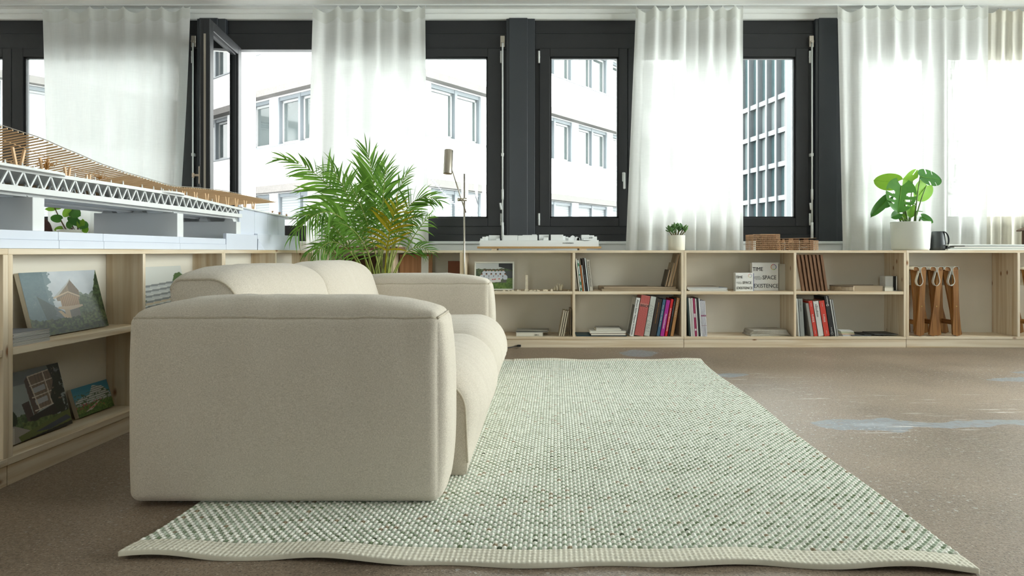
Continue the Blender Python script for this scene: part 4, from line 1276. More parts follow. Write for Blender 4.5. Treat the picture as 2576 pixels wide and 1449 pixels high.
for a, b, y, d0, d1 in cb:
    part('model_building', MB().cbox(cx_(a), cx_(b), 5.36 + d0, 5.36 + d1, .8552, cz_(y), .0008), model_white, cm)
for a, b, y in ((1436, 1447, 592), (1446, 1458, 595.3), (1452, 1460, 597)):
    w0, w1 = cx_(a), cx_(b); zt_ = cz_(y)
    part('model_building', MB().prism([(w0, .8552), (w1, .8552), (w1, zt_ - .010), ((w0 + w1) / 2 + .004, zt_), ((w0 + w1) / 2 - .004, zt_), (w0, zt_ - .010)], 1, 5.40, 5.45), model_white, cm)
ink = pm('black_ink', (.012, .012, .013), .6)
text_part('lettering', 'GRUNER&FRIENDS', .0135, ink, cm, frame(Vector((cx_(1415), 5.3546, .829)) - root_loc(cm), (1, 0, 0), (0, 0, 1)), squeeze=.8)

# ------------------------------------------------------------------ wooden lattice model
copper = pm('thin_walnut_veneer', S((206, 164, 124)), .6, var=.2, scale=40)
copper_d = pm('walnut_veneer_floor', S((136, 98, 68)), .7, var=.25, scale=40)
lm = thing('lattice_model', 'brown wooden lattice building model in two blocks', 'architectural model', (sX(1977), 5.46, ZT))
def lattice(name, x0, x1, y0, y1, z0, zt_, nx, ny, nz, r=.0011):
    mb = MB()
    for i in range(nx + 1):
        x = x0 + (x1 - x0) * i / nx
        for y in (y0, y1): mb.box(x - r, x + r, y - r, y + r, z0, zt_)
    for j in range(1, ny):
        y = y0 + (y1 - y0) * j / ny
        for x in (x0, x1): mb.box(x - r, x + r, y - r, y + r, z0, zt_)
    for k in range(1, nz + 1):
        z = z0 + (zt_ - z0) * k / nz
        for y in (y0, y1): mb.box(x0, x1, y - r * .9, y + r * .9, z - r, z + r)
        for x in (x0, x1): mb.box(x - r * .9, x + r * .9, y0, y1, z - r, z + r)
    o = part(name, mb, copper, lm, kind='stuff')
    for k in range(1, nz):
        z = z0 + (zt_ - z0) * k / nz
        part('floor_plate', MB().box(x0 + .012, x1 - .012, y0 + .012, y1 - .012, z - .0008, z + .0008), copper_d, lm)
    return o
lz = lambda py, Y: H - (py - CY) * Y / F
xa, xb, xc = [(p - CX) * 5.37 / F for p in (1895.5, 1962, 2058.5)]
lattice('lattice_frame', xa, xb, 5.37, 5.57, Z0, lz(590, 5.37), 20, 14, 8)
part('core', MB().box(xa + .075, xb - .02, 5.40, 5.54, Z0, lz(592, 5.4)), copper_d, lm)
part('roof_plate', MB().box(xa + .06, xb, 5.371, 5.57, lz(590, 5.37) + .001, lz(590, 5.37) + .003), copper, lm)
lattice('lattice_frame', xb + .004, xc, 5.37, 5.55, Z0, lz(605, 5.37), 28, 12, 5)
for a, b, zz in ((1968, 1974, 601), (1984, 1996, 600), (1998, 2010, 600), (2022, 2034, 600), (2038, 2046, 603)):
    part('core', MB().box((a - CX) * 5.42 / F, (b - CX) * 5.42 / F, 5.42, 5.50, Z0, lz(zz, 5.4)), copper_d if a % 4 else copper, lm)
mb = MB().add([(xb + .006, 5.38, lz(600.5, 5.37)), (xc - .01, 5.38, lz(599, 5.37)), (xc + .003, 5.54, lz(598, 5.37)), (xb + .006, 5.55, lz(600, 5.37)),
               (xb + .006, 5.38, lz(600, 5.37)), (xc - .01, 5.38, lz(598.5, 5.37)), (xc + .003, 5.54, lz(597.4, 5.37)), (xb + .006, 5.55, lz(599.5, 5.37))],
              [(0, 1, 2, 3), (4, 7, 6, 5), (0, 4, 5, 1), (1, 5, 6, 2), (2, 6, 7, 3), (3, 7, 4, 0)])
part('roof_plate', mb, copper, lm)
for (a, y0, b, y1) in ((1965, 615, 1978, 610), (1968, 628, 1978, 623), (2008, 624, 2030, 621)):
    Pq = lambda p, q: Vector(((p - CX) * 5.40 / F, 5.40, max(Z0 + .001, lz(q, 5.40))))
    part('ramp', MB().tube([Pq(a, y0), Pq(b, y1)], .0022, 5), model_white, lm)
# ------------------------------------------------------------------ floor lamp
YL = 5.06
L_ = lambda px, py, Y=YL: at(px, py, Y)
lamp = thing('floor_lamp', 'brushed steel floor lamp with a cylindrical reading head', 'lamp', (L_(1168, 700).x, YL, 0))
px_ = L_(1168, 437)
part('base', MB().lathe([(0, 0), (.125, 0), (.128, .004), (.125, .012), (.02, .016), (.012, .03), (0, .03)], 40, (px_.x, YL, .0005)), steel, lamp)
part('pole', MB().tube([(px_.x, YL, .03), (px_.x, YL, px_.z)], .0068, 12), steel, lamp)
a, b = L_(1136, 425, YL - .045), L_(1172, 535, YL - .022)
part('arm', MB().tube([a, b], .0052, 10), steel, lamp)
c1, c2 = L_(1151, 502, YL - .03), L_(1174, 502, YL - .02)
mb = MB().tube([c1, c2], .0125, 14)
mb.tube([c1 + Vector((.006, -.0, 0)), c1 + Vector((.009, 0, 0))], .0135, 14)
part('clamp', mb, steel, lamp)
h0, h1 = L_(1129, 377, YL - .06), L_(1126, 437, YL - .085)
d = (h1 - h0).normalized()
hd = part('lamp_head', MB().tube([h0, h0 + d * .003, h0 + d * .004, h1], [.030, .0335, .034, .034], 28, caps=False).tube([h0, h0 + d * .002], [.001, .0305], 28, caps=False), steel, lamp)
part('inner_reflector', MB().tube([h1, h1 - d * .06, h1 - d * .062], [.0325, .030, .001], 24, caps=False), pm('lamp_inner', S((214, 196, 170)), .5), hd)

# ------------------------------------------------------------------ palm
palm_dark = leaf_mat('palm_leaf', S((48, 94, 34)), S((134, 180, 72)), .42, .42)
palm_yel = leaf_mat('palm_leaf_yellowing', S((206, 170, 30)), S((150, 160, 40)), .45, .45)
stem_m = pm('palm_stem', S((140, 150, 70)), .5, var=.2, scale=20)
YP = 4.86
pbase = at(955, 700, YP)
palm = thing('palm', 'tall areca palm with arching feathery fronds in a pot behind the sofa', 'potted plant', (pbase.x, YP, 0))
po = root_loc(palm)
pc = (pbase.x, YP, .0008)
pot = part('pot', MB().lathe([(0, 0), (.135, 0), (.15, .01), (.175, .30), (.178, .315), (.168, .315), (.16, .29), (0, .285)], 40, pc), ceramic, palm)
part('soil', MB().lathe([(.001, .292), (.158, .292), (.158, .2865), (.001, .2865)], 24, pc), soil, palm)
def leaflet_mesh(name, droop, wid, mat, twist=1):
    n = 7
    def P(i, j):
        t = i / n
        w = wid * (math.sin(min(1, t * 1.15 + .10) * math.pi) ** .6 if t < 1 else 0) * (1 if t < .75 else (1 - t) / .25 * .9 + .02)
        s = (j - 1)
        return (t * (1 - droop * .25 * t), s * w * .5 , -droop * t * t * .8 + s * w * .8 * twist)
    me = MB().sheet(P, n, 2).mesh(name); me.materials.append(mat); return me
LM = [leaflet_mesh('leaflet', d_, .038, palm_dark, tw_) for d_, tw_ in ((.05, 1), (.3, -1), (.6, 1), (.95, -1))]
LY = [leaflet_mesh('leaflet', d_, .045, palm_yel) for d_ in (.1, .5)]
rp = random.Random(31)
leaflet_count = [0]
def bez(p, t):
    a = [Vector(q) for q in p]
    while len(a) > 1: a = [a[i].lerp(a[i + 1], t) for i in range(len(a) - 1)]
    return a[0]
def frond(ctrl, n, lmax, droop=1, up=Vector((0, -.85, .5)), yellow=False, first=.32, spread=62.0, face=0.0):
    """ctrl: list of (px, py, dY); n leaflet pairs; lmax leaflet length (m)"""
    P = [at(a, b, YP + c) for a, b, c in ctrl]
    P = [Vector((pc[0] + rp.uniform(-.05, .05), YP + rp.uniform(-.05, .05), .29))] + P
    pts = [bez(P, k / 28) for k in range(29)]
    st = part('frond', MB().tube(pts, [.0058 * (1 - .85 * k / 28) + .0007 for k in range(29)], 6), palm_yel if yellow else stem_m, palm)
    rest = MB()
    for k in range(n):
        t = first + (1 - first) * (k + .5) / n
        p = bez(P, t); d_ = (bez(P, min(1, t + .02)) - bez(P, t - .02)).normalized()
        side = d_.cross(up)
        if side.length < .15: side = d_.cross(Vector((0, 1, 0)))
        side.normalize(); nu = side.cross(d_).normalized()
        # turn the leaf plane so that the blade faces the room a little
        if face: side = (Matrix.Rotation(face, 3, d_) @ side); nu = side.cross(d_).normalized()
        s_ = (k + .5) / n
        ln = lmax * (.55 + .45 * math.sin(min(1, .18 + s_ * .95) * math.pi)) * rp.uniform(.9, 1.08)
        ang = math.radians(spread * (1 - .55 * s_) + rp.uniform(-5, 5))
        for sg in (-1, 1):
            x = (d_ * math.cos(ang) + side * sg * math.sin(ang) + nu * rp.uniform(-.2, .25)).normalized()
            z = Vector((0, 0, 1)) - x * x.z
            if z.length < .2: z = Vector((sg, 0, .2)) - x * x.x * sg
            z.normalize(); y = z.cross(x)
            M = Matrix(((x.x, y.x, z.x, 0), (x.y, y.y, z.y, 0), (x.z, y.z, z.z, 0), (0, 0, 0, 1)))
            me = rp.choice(LY) if (yellow and rp.random() < .7) else LM[min(3, max(0, droop + rp.choice((-1, 0, 0, 1))))]
            MM = Matrix.Translation(p - po) @ M @ Matrix.Diagonal((ln, ln * .95, ln, 1))
            if leaflet_count[0] < 296 and not (lmax < .2):
                inst('leaflet', me, st, MM); leaflet_count[0] += 1
            else:
                rest.add([MM @ v.co + po for v in me.vertices], [tuple(q.vertices) for q in me.polygons], True)
    if rest.v:
        o = part('leaflets', rest, palm_yel if yellow else palm_dark, st, kind='stuff', fix=False)
    return st
# (px, py) of the rachis: middle control and tip as they arch over the sofa
frond([(935, 610, 0), (860, 440, -.05), (715, 398, -.1)], 26, .36, 1, first=.36, spread=68, face=.35)
frond([(945, 560, .05), (950, 470, .1), (922, 376, .1)], 22, .33, 0, first=.38, spread=44, face=.5)
frond([(920, 560, -.05), (880, 500, -.1), (832, 415, -.1)], 22, .30, 2, first=.38, spread=62)
frond([(900, 540, -.1), (830, 470, -.4), (742, 590, -.6)], 24, .30, 3, first=.34, spread=60)
frond([(985, 590, 0), (1015, 460, .05), (1105, 505, .05)], 22, .25, 1, first=.42, spread=62, face=-.2)
frond([(958, 600, 0), (960, 500, 0), (972, 420, -.05)], 20, .28, 1, first=.40, spread=50, face=.4)
frond([(965, 620, -.12), (980, 560, -.15), (1003, 515, -.2)], 16, .24, 2, first=.40, spread=60, yellow=True, face=.3)
frond([(905, 600, -.2), (820, 560, -.4), (785, 665, -.5)], 20, .19, 2, first=.34, spread=58)
frond([(990, 640, .05), (1040, 590, .1), (1092, 640, .1)], 11, .18, 2, first=.5)
frond([(930, 560, .15), (890, 450, .2), (800, 425, .2)], 20, .19, 2, first=.38)
frond([(975, 600, -.05), (1010, 550, -.05), (1062, 545, -.1)], 16, .19, 2, first=.42)
frond([(890, 600, -.15), (815, 520, -.4), (752, 545, -.55)], 20, .19, 2, first=.36)
frond([(945, 600, -.15), (915, 520, -.2), (880, 465, -.25)], 22, .19, 2, first=.36, spread=62)
frond([(1000, 640, .0), (1060, 560, .0), (1085, 540, 0)], 10, .16, 2, first=.5)
frond([(880, 640, -.1), (810, 600, -.3), (772, 640, -.5)], 18, .19, 3, first=.36)
frond([(970, 590, .1), (990, 480, .12), (1030, 430, .12)], 14, .19, 1, first=.45, spread=40)
frond([(940, 620, -.2), (900, 570, -.3), (850, 560, -.4)], 20, .19, 2, first=.36)
for k in range(9):
    x = pc[0] + rp.uniform(-.06, .09)
    part('cane', MB().tube([(pc[0] + rp.uniform(-.05, .05), YP + rp.uniform(-.06, .06), .288), (x, YP + rp.uniform(-.1, .1), .62), (x + rp.uniform(-.05, .08), YP + rp.uniform(-.1, .1), .86)], [.009, .007, .003], 7), stem_m, palm)

# ------------------------------------------------------------------ broad-leaved plants
def leaf_mb(base, tip, width, nrm, slits=(), cup=.12, droop=.12, heart=.22, n=18, m=10, holes=True):
    base, tip, nrm = Vector(base), Vector(tip), Vector(nrm)
    d = tip - base; L = d.length; d.normalize()
    s = d.cross(nrm).normalized(); u = s.cross(d).normalized()
    def wprof(t): return min(1.0, ((t + .02) ** .42) * (max(0, 1 - t) ** .62) * 2.0)
    v = []; f = []
    for i in range(n + 1):
        t = i / n
        w = width / 2 * wprof(t)
        for j in range(-m, m + 1):
            q = j / m
            back = -heart * L * (abs(q) ** 1.4) * (1 - t) * .9 + .10 * L * abs(q) * t * (1 - t) * 2
            v.append(base + d * (t * L + back) + s * q * w + u * (cup * width * (abs(q) ** 1.3) * (1 - .3 * t) - droop * L * t * t))
    k = 2 * m + 1
    for i in range(n):
        for j in range(2 * m):
            q = abs((j + .5) / m - 1)
            if any(i == r and q > q0 and q < q1 for r, q0, q1 in slits): continue
            f.append((i * k + j, i * k + j + 1, (i + 1) * k + j + 1, (i + 1) * k + j))
    return MB().add(v, f, True), base, d, s, u
mon_d = leaf_mat('monstera_leaf', S((44, 96, 40)), S((92, 150, 60)), .38, .35, 18)
mon_l = leaf_mat('young_monstera_leaf', S((110, 168, 50)), S((150, 196, 70)), .5, .4, 18)
pet_m = pm('green_petiole', S((96, 122, 58)), .5, var=.2)
YM = 5.46
mon = thing('monstera', 'monstera plant with split leaves in a large white pot', 'potted plant', (sX(2290) * YM / 5.32, YM, ZT))
mo = root_loc(mon)
pz = [(.0, 0), (.122, 0), (.135, .006), (.14, .02), (.147, .225), (.147, .232), (.140, .232), (.136, .205), (0, .2)]
mpot = part('pot', MB().lathe(pz, 48, (mo.x, mo.y, Z0)), ceramic, mon)
part('saucer_ring', MB().lathe([(.1, -.0), (.124, .0), (.126, .004), (.1, .004)], 40, (mo.x, mo.y, Z0)), pm('warm_foot_ring', S((226, 200, 160)), .6), mpot)
part('soil', MB().lathe([(.001, .206), (.1355, .206), (.135, .204), (.001, .204)], 32, (mo.x, mo.y, Z0)), soil, mon)
c4 = lambda x, y, dy=0.0: at(2170 + x / 6.587, 420 + y / 6.587, YM + dy)
soilp = lambda dx, dy: Vector((mo.x + dx, mo.y + dy, ZT + .206))
SL = [(11, .42, .8), (12, .38, .86), (13, .36, .9), (14, .40, 2), (15, .5, 2), (20, .30, .72), (21, .28, .75), (22, .32, .74), (27, .4, 2), (28, .42, 2)]
def mleaf(bx, by, bdy, tx, ty, tdy, w, nrm, mat, stem, slits=(), **kw):
    B, Tp = c4(bx, by, bdy), c4(tx, ty, tdy)
    mb, b_, d_, s_, u_ = leaf_mb(B, Tp, w, nrm, slits, **kw)
    lf = part('leaf', mb, mat, mon, fix=False)
    vein = MB().tube([B + (Tp - B) * t + u_ * (-kw.get('droop', .12) * (Tp - B).length * t * t + .0015) for t in [k / 8 for k in range(9)]], [.0022 * (1 - .8 * k / 8) for k in range(9)], 5)
    part('midrib', vein, mon_l, lf)
    if stem is not None:
        S0 = soilp(*stem)
        mid = S0.lerp(B, .55) + Vector((0, 0, .04))
        part('petiole', MB().tube([bez([S0, mid, B], k / 12) for k in range(13)], [.0075 * (1 - .6 * k / 12) for k in range(13)], 7), pet_m, mon)
mleaf(640, 310, -.06, 610, 745, -.12, .245, (.05, -1, .45), mon_d, (-.03, -.02), SL, cup=.06, heart=.26, n=40, m=16)
mleaf(580, 250, .02, 190, 240, .05, .16, (.2, -.8, -.55), mon_l, (-.04, .0), cup=.05, heart=.2)
mleaf(830, 240, .03, 690, 200, -.02, .20, (-.1, -.9, -.25), mon_l, (.0, .02), [(12, .5, 2), (13, .5, 2)], n=36, m=12, cup=.05, heart=.25)
mleaf(950, 160, -.02, 1300, 215, .02, .17, (.1, -.8, .5), mon_d, (.02, -.02), [(12, .45, 2), (13, .5, 2), (22, .5, 2)], n=36, m=12, cup=.04, droop=.0, heart=.1)
mleaf(1060, 300, .07, 890, 550, .06, .19, (.2, -.9, -.2), mon_l, (.04, .02), cup=.05)
mleaf(420, 530, -.03, 140, 812, -.08, .085, (-.2, -.8, .55), mon_d, (-.05, -.02), cup=.3)
mleaf(470, 610, .0, 345, 672, .0, .04, (0, -.8, .6), mon_d, (-.05, .03), cup=.1)
mleaf(605, 770, -.04, 485, 840, -.07, .075, (.2, -.9, .4), mon_d, (-.06, -.03), cup=.1)
mleaf(800, 655, .0, 805, 842, -.01, .088, (.05, -1, 0), mon_l, None, cup=.05)
mleaf(640, 540, -.01, 720, 640, .0, .06, (.2, -1, .2), mon_l, (-.01, .03), cup=.05)
mleaf(875, 615, .02, 760, 620, .05, .065, (0, -.25, 1), mon_d, (.01, .04), cup=.05)
mleaf(890, 735, -.03, 1000, 735, -.06, .06, (0, -.2, 1), mon_d, (.03, -.02), cup=.05)
mleaf(980, 830, -.04, 1175, 915, -.07, .085, (.2, -.9, .5), mon_d, (.05, -.03), cup=.1)
mleaf(620, 850, -.02, 720, 800, -.03, .06, (0, -.8, .5), mon_l, (-.03, -.05), cup=.1)

# watering can beside it
can_m = pm('charcoal_plastic', S((62, 66, 68)), .42, var=.08)
YK = 5.45
kx = (2360 - CX) * YK / F
can = thing('watering_can', 'dark grey tapered watering can beside the monstera pot', 'watering can', (kx, YK, ZT))
part('body', MB().lathe([(0, 0), (.058, 0), (.062, .004), (.06, .03), (.046, .15), (.043, .155), (.040, .15), (.05, .02), (0, .012)], 36, (kx, YK, Z0)), can_m, can)
part('handle', MB().sheet(lambda i, j: ((lambda a: (kx + .012 + .044 * math.sin(a) + .012 * (1 - math.cos(a)) * .2, YK - .045 + (j / 3 - .5) * .022, Z0 + .085 + .068 * math.cos(a)))(math.pi * i / 16)), 16, 3), can_m, can)
part('spout', MB().tube([(kx - .048, YK + .03, Z0 + .05), (kx - .058, YK + .05, Z0 + .11), (kx - .062, YK + .07, Z0 + .16)], [.011, .008, .006], 10), can_m, can)

# small succulent
YU = 5.43
ux_ = (1702 - CX) * YU / F
suc = thing('succulent', 'small jade succulent in a little white pot', 'potted plant', (ux_, YU, ZT))
so = root_loc(suc)
part('pot', MB().lathe([(0, 0), (.062, 0), (.066, .004), (.069, .118), (.069, .122), (.064, .122), (.062, .108), (0, .105)], 40, (ux_, YU, Z0)), pm('cream_pot', S((233, 230, 216)), .45, var=.02), suc)
part('soil', MB().lathe([(.001, .112), (.0615, .112), (.061, .108), (.001, .108)], 24, (ux_, YU, Z0)), soil, suc)
jade = leaf_mat('jade_leaf', S((58, 104, 56)), S((110, 150, 84)), .15, .35)
jl = MB()
n = 10
jl.lathe([(.001 if t in (0, n) else .16 * math.sin(t / n * math.pi) ** .7 * (1 + .3 * t / n), t / n) for t in range(n + 1)], 10, sx=1.25, sy=.55)
jme = jl.mesh('leaf'); jme.materials.append(jade)
rs = random.Random(12)
heads = [(-.05, .02, .055), (-.02, -.02, .075), (.015, -.01, .06), (.045, 0, .075), (.02, .03, .07), (-.035, -.03, .04), (.0, .03, .085), (.055, -.02, .05)]
for hx, hy, hz in heads:
    top = Vector((ux_ + hx * 1.15, YU + hy, Z0 + .118 + hz * .7))
    part('stem', MB().tube([(ux_ + hx * .4, YU + hy * .5, Z0 + .105), top], [.006, .004], 6), pm('jade_stem', S((110, 100, 60)), .7), suc)
    for k in range(7):
        a = k * 2.4 + rs.uniform(-.3, .3)
        e = rs.uniform(.45, 1.35)
        d_ = Vector((math.cos(a) * math.cos(e), math.sin(a) * math.cos(e), math.sin(e)))
        q = d_.to_track_quat('Z', 'Y').to_matrix().to_4x4()
        s_ = rs.uniform(.038, .056)
        inst('leaf', jme, suc, Matrix.Translation(top + Vector((0, 0, -.012 + .004 * k)) - so) @ q @ Matrix.Scale(s_, 4))

# plant under the bridge, on the window bookcase
YQ = 5.42
qx = (183 - CX) * YQ / F
pl = thing('potted_plant', 'trailing leafy houseplant in a white bowl pot glimpsed under the bridge model', 'potted plant', (qx, YQ, ZT))
part('pot', MB().lathe([(0, 0), (.07, 0), (.075, .006), (.105, .145), (.11, .16), (.11, .166), (.102, .166), (.098, .15), (0, .14)], 36, (qx, YQ, Z0)), ceramic, pl)
part('soil', MB().lathe([(.001, .152), (.096, .152), (.096, .148), (.001, .148)], 24, (qx, YQ, Z0)), soil, pl)
c1_ = lambda x, y, dy=0.0: at(x / 3.389, 280 + y / 3.389, YQ + dy)
def pleaf(bx, by, tx, ty, w, nrm, mat, sx0):
    B, Tp = c1_(bx, by, -.02), c1_(tx, ty, -.05)
    mb = leaf_mb(B, Tp, w, nrm, cup=.08, heart=.15, n=10, m=5)[0]
    lf = part('leaf', mb, mat, pl, fix=False)
    S0 = Vector((qx + sx0, YQ, ZT + .152))
    part('stem', MB().tube([bez([S0, S0.lerp(B, .5) + Vector((-.02, 0, .03)), B], k / 10) for k in range(11)], .0028, 6), pm('brown_stem', S((120, 96, 70)), .6), pl)
pleaf(465, 825, 385, 840, .06, (0, -.5, -.8), mon_l, -.05)
pleaf(470, 825, 525, 805, .05, (0, -.5, -.8), mon_l, -.05)
pleaf(520, 925, 430, 900, .075, (.1, -.8, .5), mon_d, -.04)
pleaf(600, 830, 540, 900, .06, (.2, -.9, -.2), mon_l, -.02)
pleaf(610, 845, 680, 890, .09, (-.1, -1, .2), mon_d, -.01)
pleaf(640, 820, 695, 820, .05, (0, -.5, -.8), mon_l, .0)
pleaf(600, 900, 670, 970, .07, (0, -1, .3), mon_d, .02)
pleaf(680, 960, 745, 985, .075, (.2, -.9, .4), mon_d, .05)
pleaf(690, 930, 690, 1000, .06, (.2, -.9, .4), mon_l, .04)
pleaf(530, 995, 460, 1010, .05, (.0, -.8, .5), mon_l, -.06)
pleaf(600, 940, 590, 1000, .06, (0, -1, .3), mon_d, .0)
pleaf(720, 990, 735, 1035, .05, (.3, -.9, .3), mon_l, .06)
lump = MB()
def lp(i, j):
    a = 2 * math.pi * i / 28; t = j / 12
    r = math.sqrt(max(0, 1 - t ** 2.4))
    k = 1 + .12 * mnoise.noise(Vector((math.cos(a) * 2, math.sin(a) * 2, t * 3)))
    return (-4.05 + .085 * r * k * math.cos(a), 5.46 + .10 * r * k * math.sin(a), Z0 + .27 * t)
solo('wool_cushion', lump.sheet(lp, 28, 12), pm('dark_brown_wool', S((72, 46, 40)), .95, var=.5, scale=180, bump=1.0), 'dark brown fuzzy rounded cushion glimpsed left of the plant under the bridge model', 'cushion')
# ------------------------------------------------------------------ books and shelf contents
def cmat(c, rough=.55, var=.04): 
    return pm('cover_%02x%02x%02x' % tuple(c), S(c), rough, var=var, scale=40)
ZSH, ZBO = .4485, .0875      # shelf top, bottom board top
YB0 = 5.335                   # where spines stand

def book(name, label, cat, px, z, wpx, hpx, tilt, cover, d=.2, lettering=None, lsize=.02, lcol=None, y=YB0, group=None, lpos=.92, down=True, soft=False, squeeze=1.0, extra=None):
    """upright book, spine to the room; px = lowest bottom corner; tilt>0 leans right"""
    w, h = wpx / 315.8, hpx / 315.8
    b = thing(name, label, cat, ((px - CX) * y / F, y, z), (0, math.radians(tilt), 0), group)
    x0, x1 = (-w, 0) if tilt > 0 else (0, w)
    t = .0012 if soft else min(.003, w * .2)
    mb = MB()
    mb.cbox(x0, x0 + t, 0, d, 0, h, .0004); mb.cbox(x1 - t, x1, 0, d, 0, h, .0004); mb.cbox(x0, x1, 0, t, 0, h, .0004)
    part('cover', mb, cover, b, local=True)
    part('pages', MB().box(x0 + t, x1 - t, t, d - .003, .002, h - .003), page_mat, b, local=True)
    if lettering:
        xm = (x0 + x1) / 2
        if down: M = frame((xm - lsize * .32, -.0006, h * lpos), (0, 0, -1), (1, 0, 0))
        else: M = frame((xm + lsize * .32, -.0006, h * lpos), (0, 0, 1), (-1, 0, 0))
        if isinstance(lettering, int): strokes(b, M, lettering, lsize, lcol or ink, int(px), 9)
        else: text_part('lettering', lettering, lsize, lcol or ink, b, M, squeeze=squeeze)
    if extra: extra(b, x0, x1, h)
    return b

w_ink = pm('white_print', (.8, .8, .78), .6); o_ink = pm('orange_print', S((196, 130, 60)), .6); s_ink = pm('silver_print', S((205, 208, 205)), .5); g_ink = pm('grey_print', S((150, 152, 150)), .6)
g1 = 'books leaning in the upper bay below the city model'
book('book', 'thin white book leaning against the divider, leftmost of its row', 'book', 1457.00, ZSH, 3, 83, -6.5, cmat((226, 224, 214)), group=g1)
def blotch(c, zs):
    def f(b, x0, x1, h):
        for a, e in zs: part('printed_band', MB().box(x0 + .001, x1 - .001, -.0006, 0, h * a, h * e), cmat(c), b, local=True)
    return f
book('book', 'thin pale book with green flecks on its spine', 'book', 1460.47, ZSH, 4.4, 79, -6.5, cmat((206, 218, 212)), extra=blotch((76, 128, 100), [(.03, .1), (.2, .3), (.5, .55), (.8, .9)]), group=g1)
book('book', 'short thin orange-brown book', 'book', 1465.35, ZSH, 4, 66, -6.5, cmat((184, 112, 58)), group=g1)
book('book', 'short thin pale grey book beside the orange-brown one', 'book', 1469.82, ZSH, 2.4, 66, -6.5, cmat((214, 216, 214)), group=g1)
book('book', 'tall black book leaning in the row beside the beige guide', 'book', 1472.69, ZSH, 6.2, 83, -6.5, cmat((42, 34, 32)), lettering=14, lsize=.010, lcol=g_ink, group=g1, lpos=.5)
book('book', 'thin white book next to the beige guide', 'book', 1479.38, ZSH, 3.4, 84, -6.5, cmat((222, 226, 224)), group=g1)
book('book', 'beige architecture guide with black lettering on its spine', 'book', 1483.25, ZSH, 9.5, 80, -6.5, cmat((190, 182, 168)), lettering='ARCHITEKTURFÜHRER BASEL', lsize=.0155, lpos=.13, down=False, group=g1, squeeze=1.02)

g2 = 'books leaning in the lower bay below the city model'
def alman(b, x0, x1, h):
    part('cover_photo', MB().box(x0 - .0006, x0, .01, .12, h * .04, h * .8), cmat((120, 120, 118), var=.5), b, local=True)
book('book', 'white book with black vertical lettering, leftmost of the leaning row', 'book', 1594.30, ZBO, 11.2, 98, 10.0, cmat((228, 228, 224)), lettering='Allmann Sattler Wappner Architekten', lsize=.0185, lpos=.95, group=g2, extra=alman, squeeze=1.0)
def brick_spine(b, x0, x1, h):
    mb = MB(); rr = random.Random(3); z = .004
    while z < h - .006:
        x = x0 + .002 - rr.uniform(0, .02)
        while x < x1 - .003:
            a, e = max(x, x0 + .001), min(x + .018, x1 - .001)
            if e - a > .003 and not (h * .70 < z < h * .79): mb.box(a, e, -.0008, 0, z, z + .0042)
            x += .02
        z += .0056
    part('brick_print', mb, pm('printed_brick', S((186, 84, 80)), .6, var=.25, scale=160), b, local=True)
    text_part('lettering', 'BRICK', .029, ink, b, frame((x0 + .006, -.0012, h * .715), (1, 0, 0), (0, 0, 1)), squeeze=.9)
book('book', 'thick red book with a printed brick wall and the word BRICK', 'book', 1618.71, ZBO, 23.6, 103, 10.0, cmat((206, 138, 128)), group=g2, extra=brick_spine)
book('book', 'pale grey book with the years 1967-2007 embossed on its spine', 'book', 1634.19, ZBO, 14.8, 101, 10.0, cmat((198, 200, 192)), lettering='1967-2007', lsize=.046, lcol=pm('embossed_silver', S((166, 170, 166)), .5), lpos=.08, down=False, group=g2, squeeze=1.15)
book('book', 'dark brown book next to the blue one', 'book', 1650.38, ZBO, 15.5, 95, 10.0, cmat((54, 44, 38)), lettering=34, lsize=.011, lcol=o_ink, lpos=.9, group=g2)
book('book', 'steel blue book between the dark brown and the magenta one', 'book', 1659.56, ZBO, 8.6, 94, 10.0, cmat((62, 98, 126)), lettering=36, lsize=.011, lcol=w_ink, lpos=.85, group=g2)
book('book', 'magenta book with white lettering', 'book', 1670.78, ZBO, 10.6, 92, 10.0, cmat((172, 40, 142)), lettering='Minimumhäuser', lsize=.019, lcol=w_ink, lpos=.62, group=g2)
book('book', 'bright red book with white capitals on its spine', 'book', 1678.74, ZBO, 7.4, 95, 10.0, cmat((204, 30, 36)), lettering='ARCHITECTURE IN SWITZERLAND', lsize=.0135, lcol=w_ink, lpos=.76, group=g2, squeeze=.9)
book('book', 'thin black book between the red and the ochre one', 'book', 1684.88, ZBO, 5.6, 97, 10.0, cmat((34, 32, 32)), lettering=30, lsize=.009, lcol=g_ink, lpos=.92, group=g2)
book('book', 'ochre brown book, rightmost of the leaning row', 'book', 1694.26, ZBO, 8.8, 98, 10.0, cmat((178, 128, 78)), lettering=28, lsize=.011, lcol=w_ink, lpos=.95, group=g2)

def flat(name, label, cat, x0, x1, y0, y1, z0, z1, cover, group=None, rz=0.0, pages=True, soft=True):
    c = ((x0 + x1) / 2, (y0 + y1) / 2, z0)
    b = thing(name, label, cat, c, (0, 0, math.radians(rz)), group)
    w, d, h = (x1 - x0) / 2, (y1 - y0) / 2, z1 - z0
    t = min(.0022, h * .25)
    mb = MB().cbox(-w, w, -d, d, 0, t, .0003).cbox(-w, w, -d, d, h - t, h, .0003)
    mb.cbox(w - t, w, -d, d, 0, h, .0003)
    part('cover', mb, cover, b, local=True)
    if pages: part('pages', MB().box(-w + .002, w - t, -d + .002, d - .002, t, h - t), page_mat, b, local=True)
    return b
fX = lambda px, y=5.335: (px - CX) * y / F
fZ = lambda py, y=5.335: H - (py - CY) * y / F
z = ZBO
flat('folder', 'dark teal folder lying on the bottom board under the flat books', 'folder', fX(1450), fX(1577), 5.335, 5.58, z, z + .006, cmat((28, 66, 80)), pages=False)
z += .0062
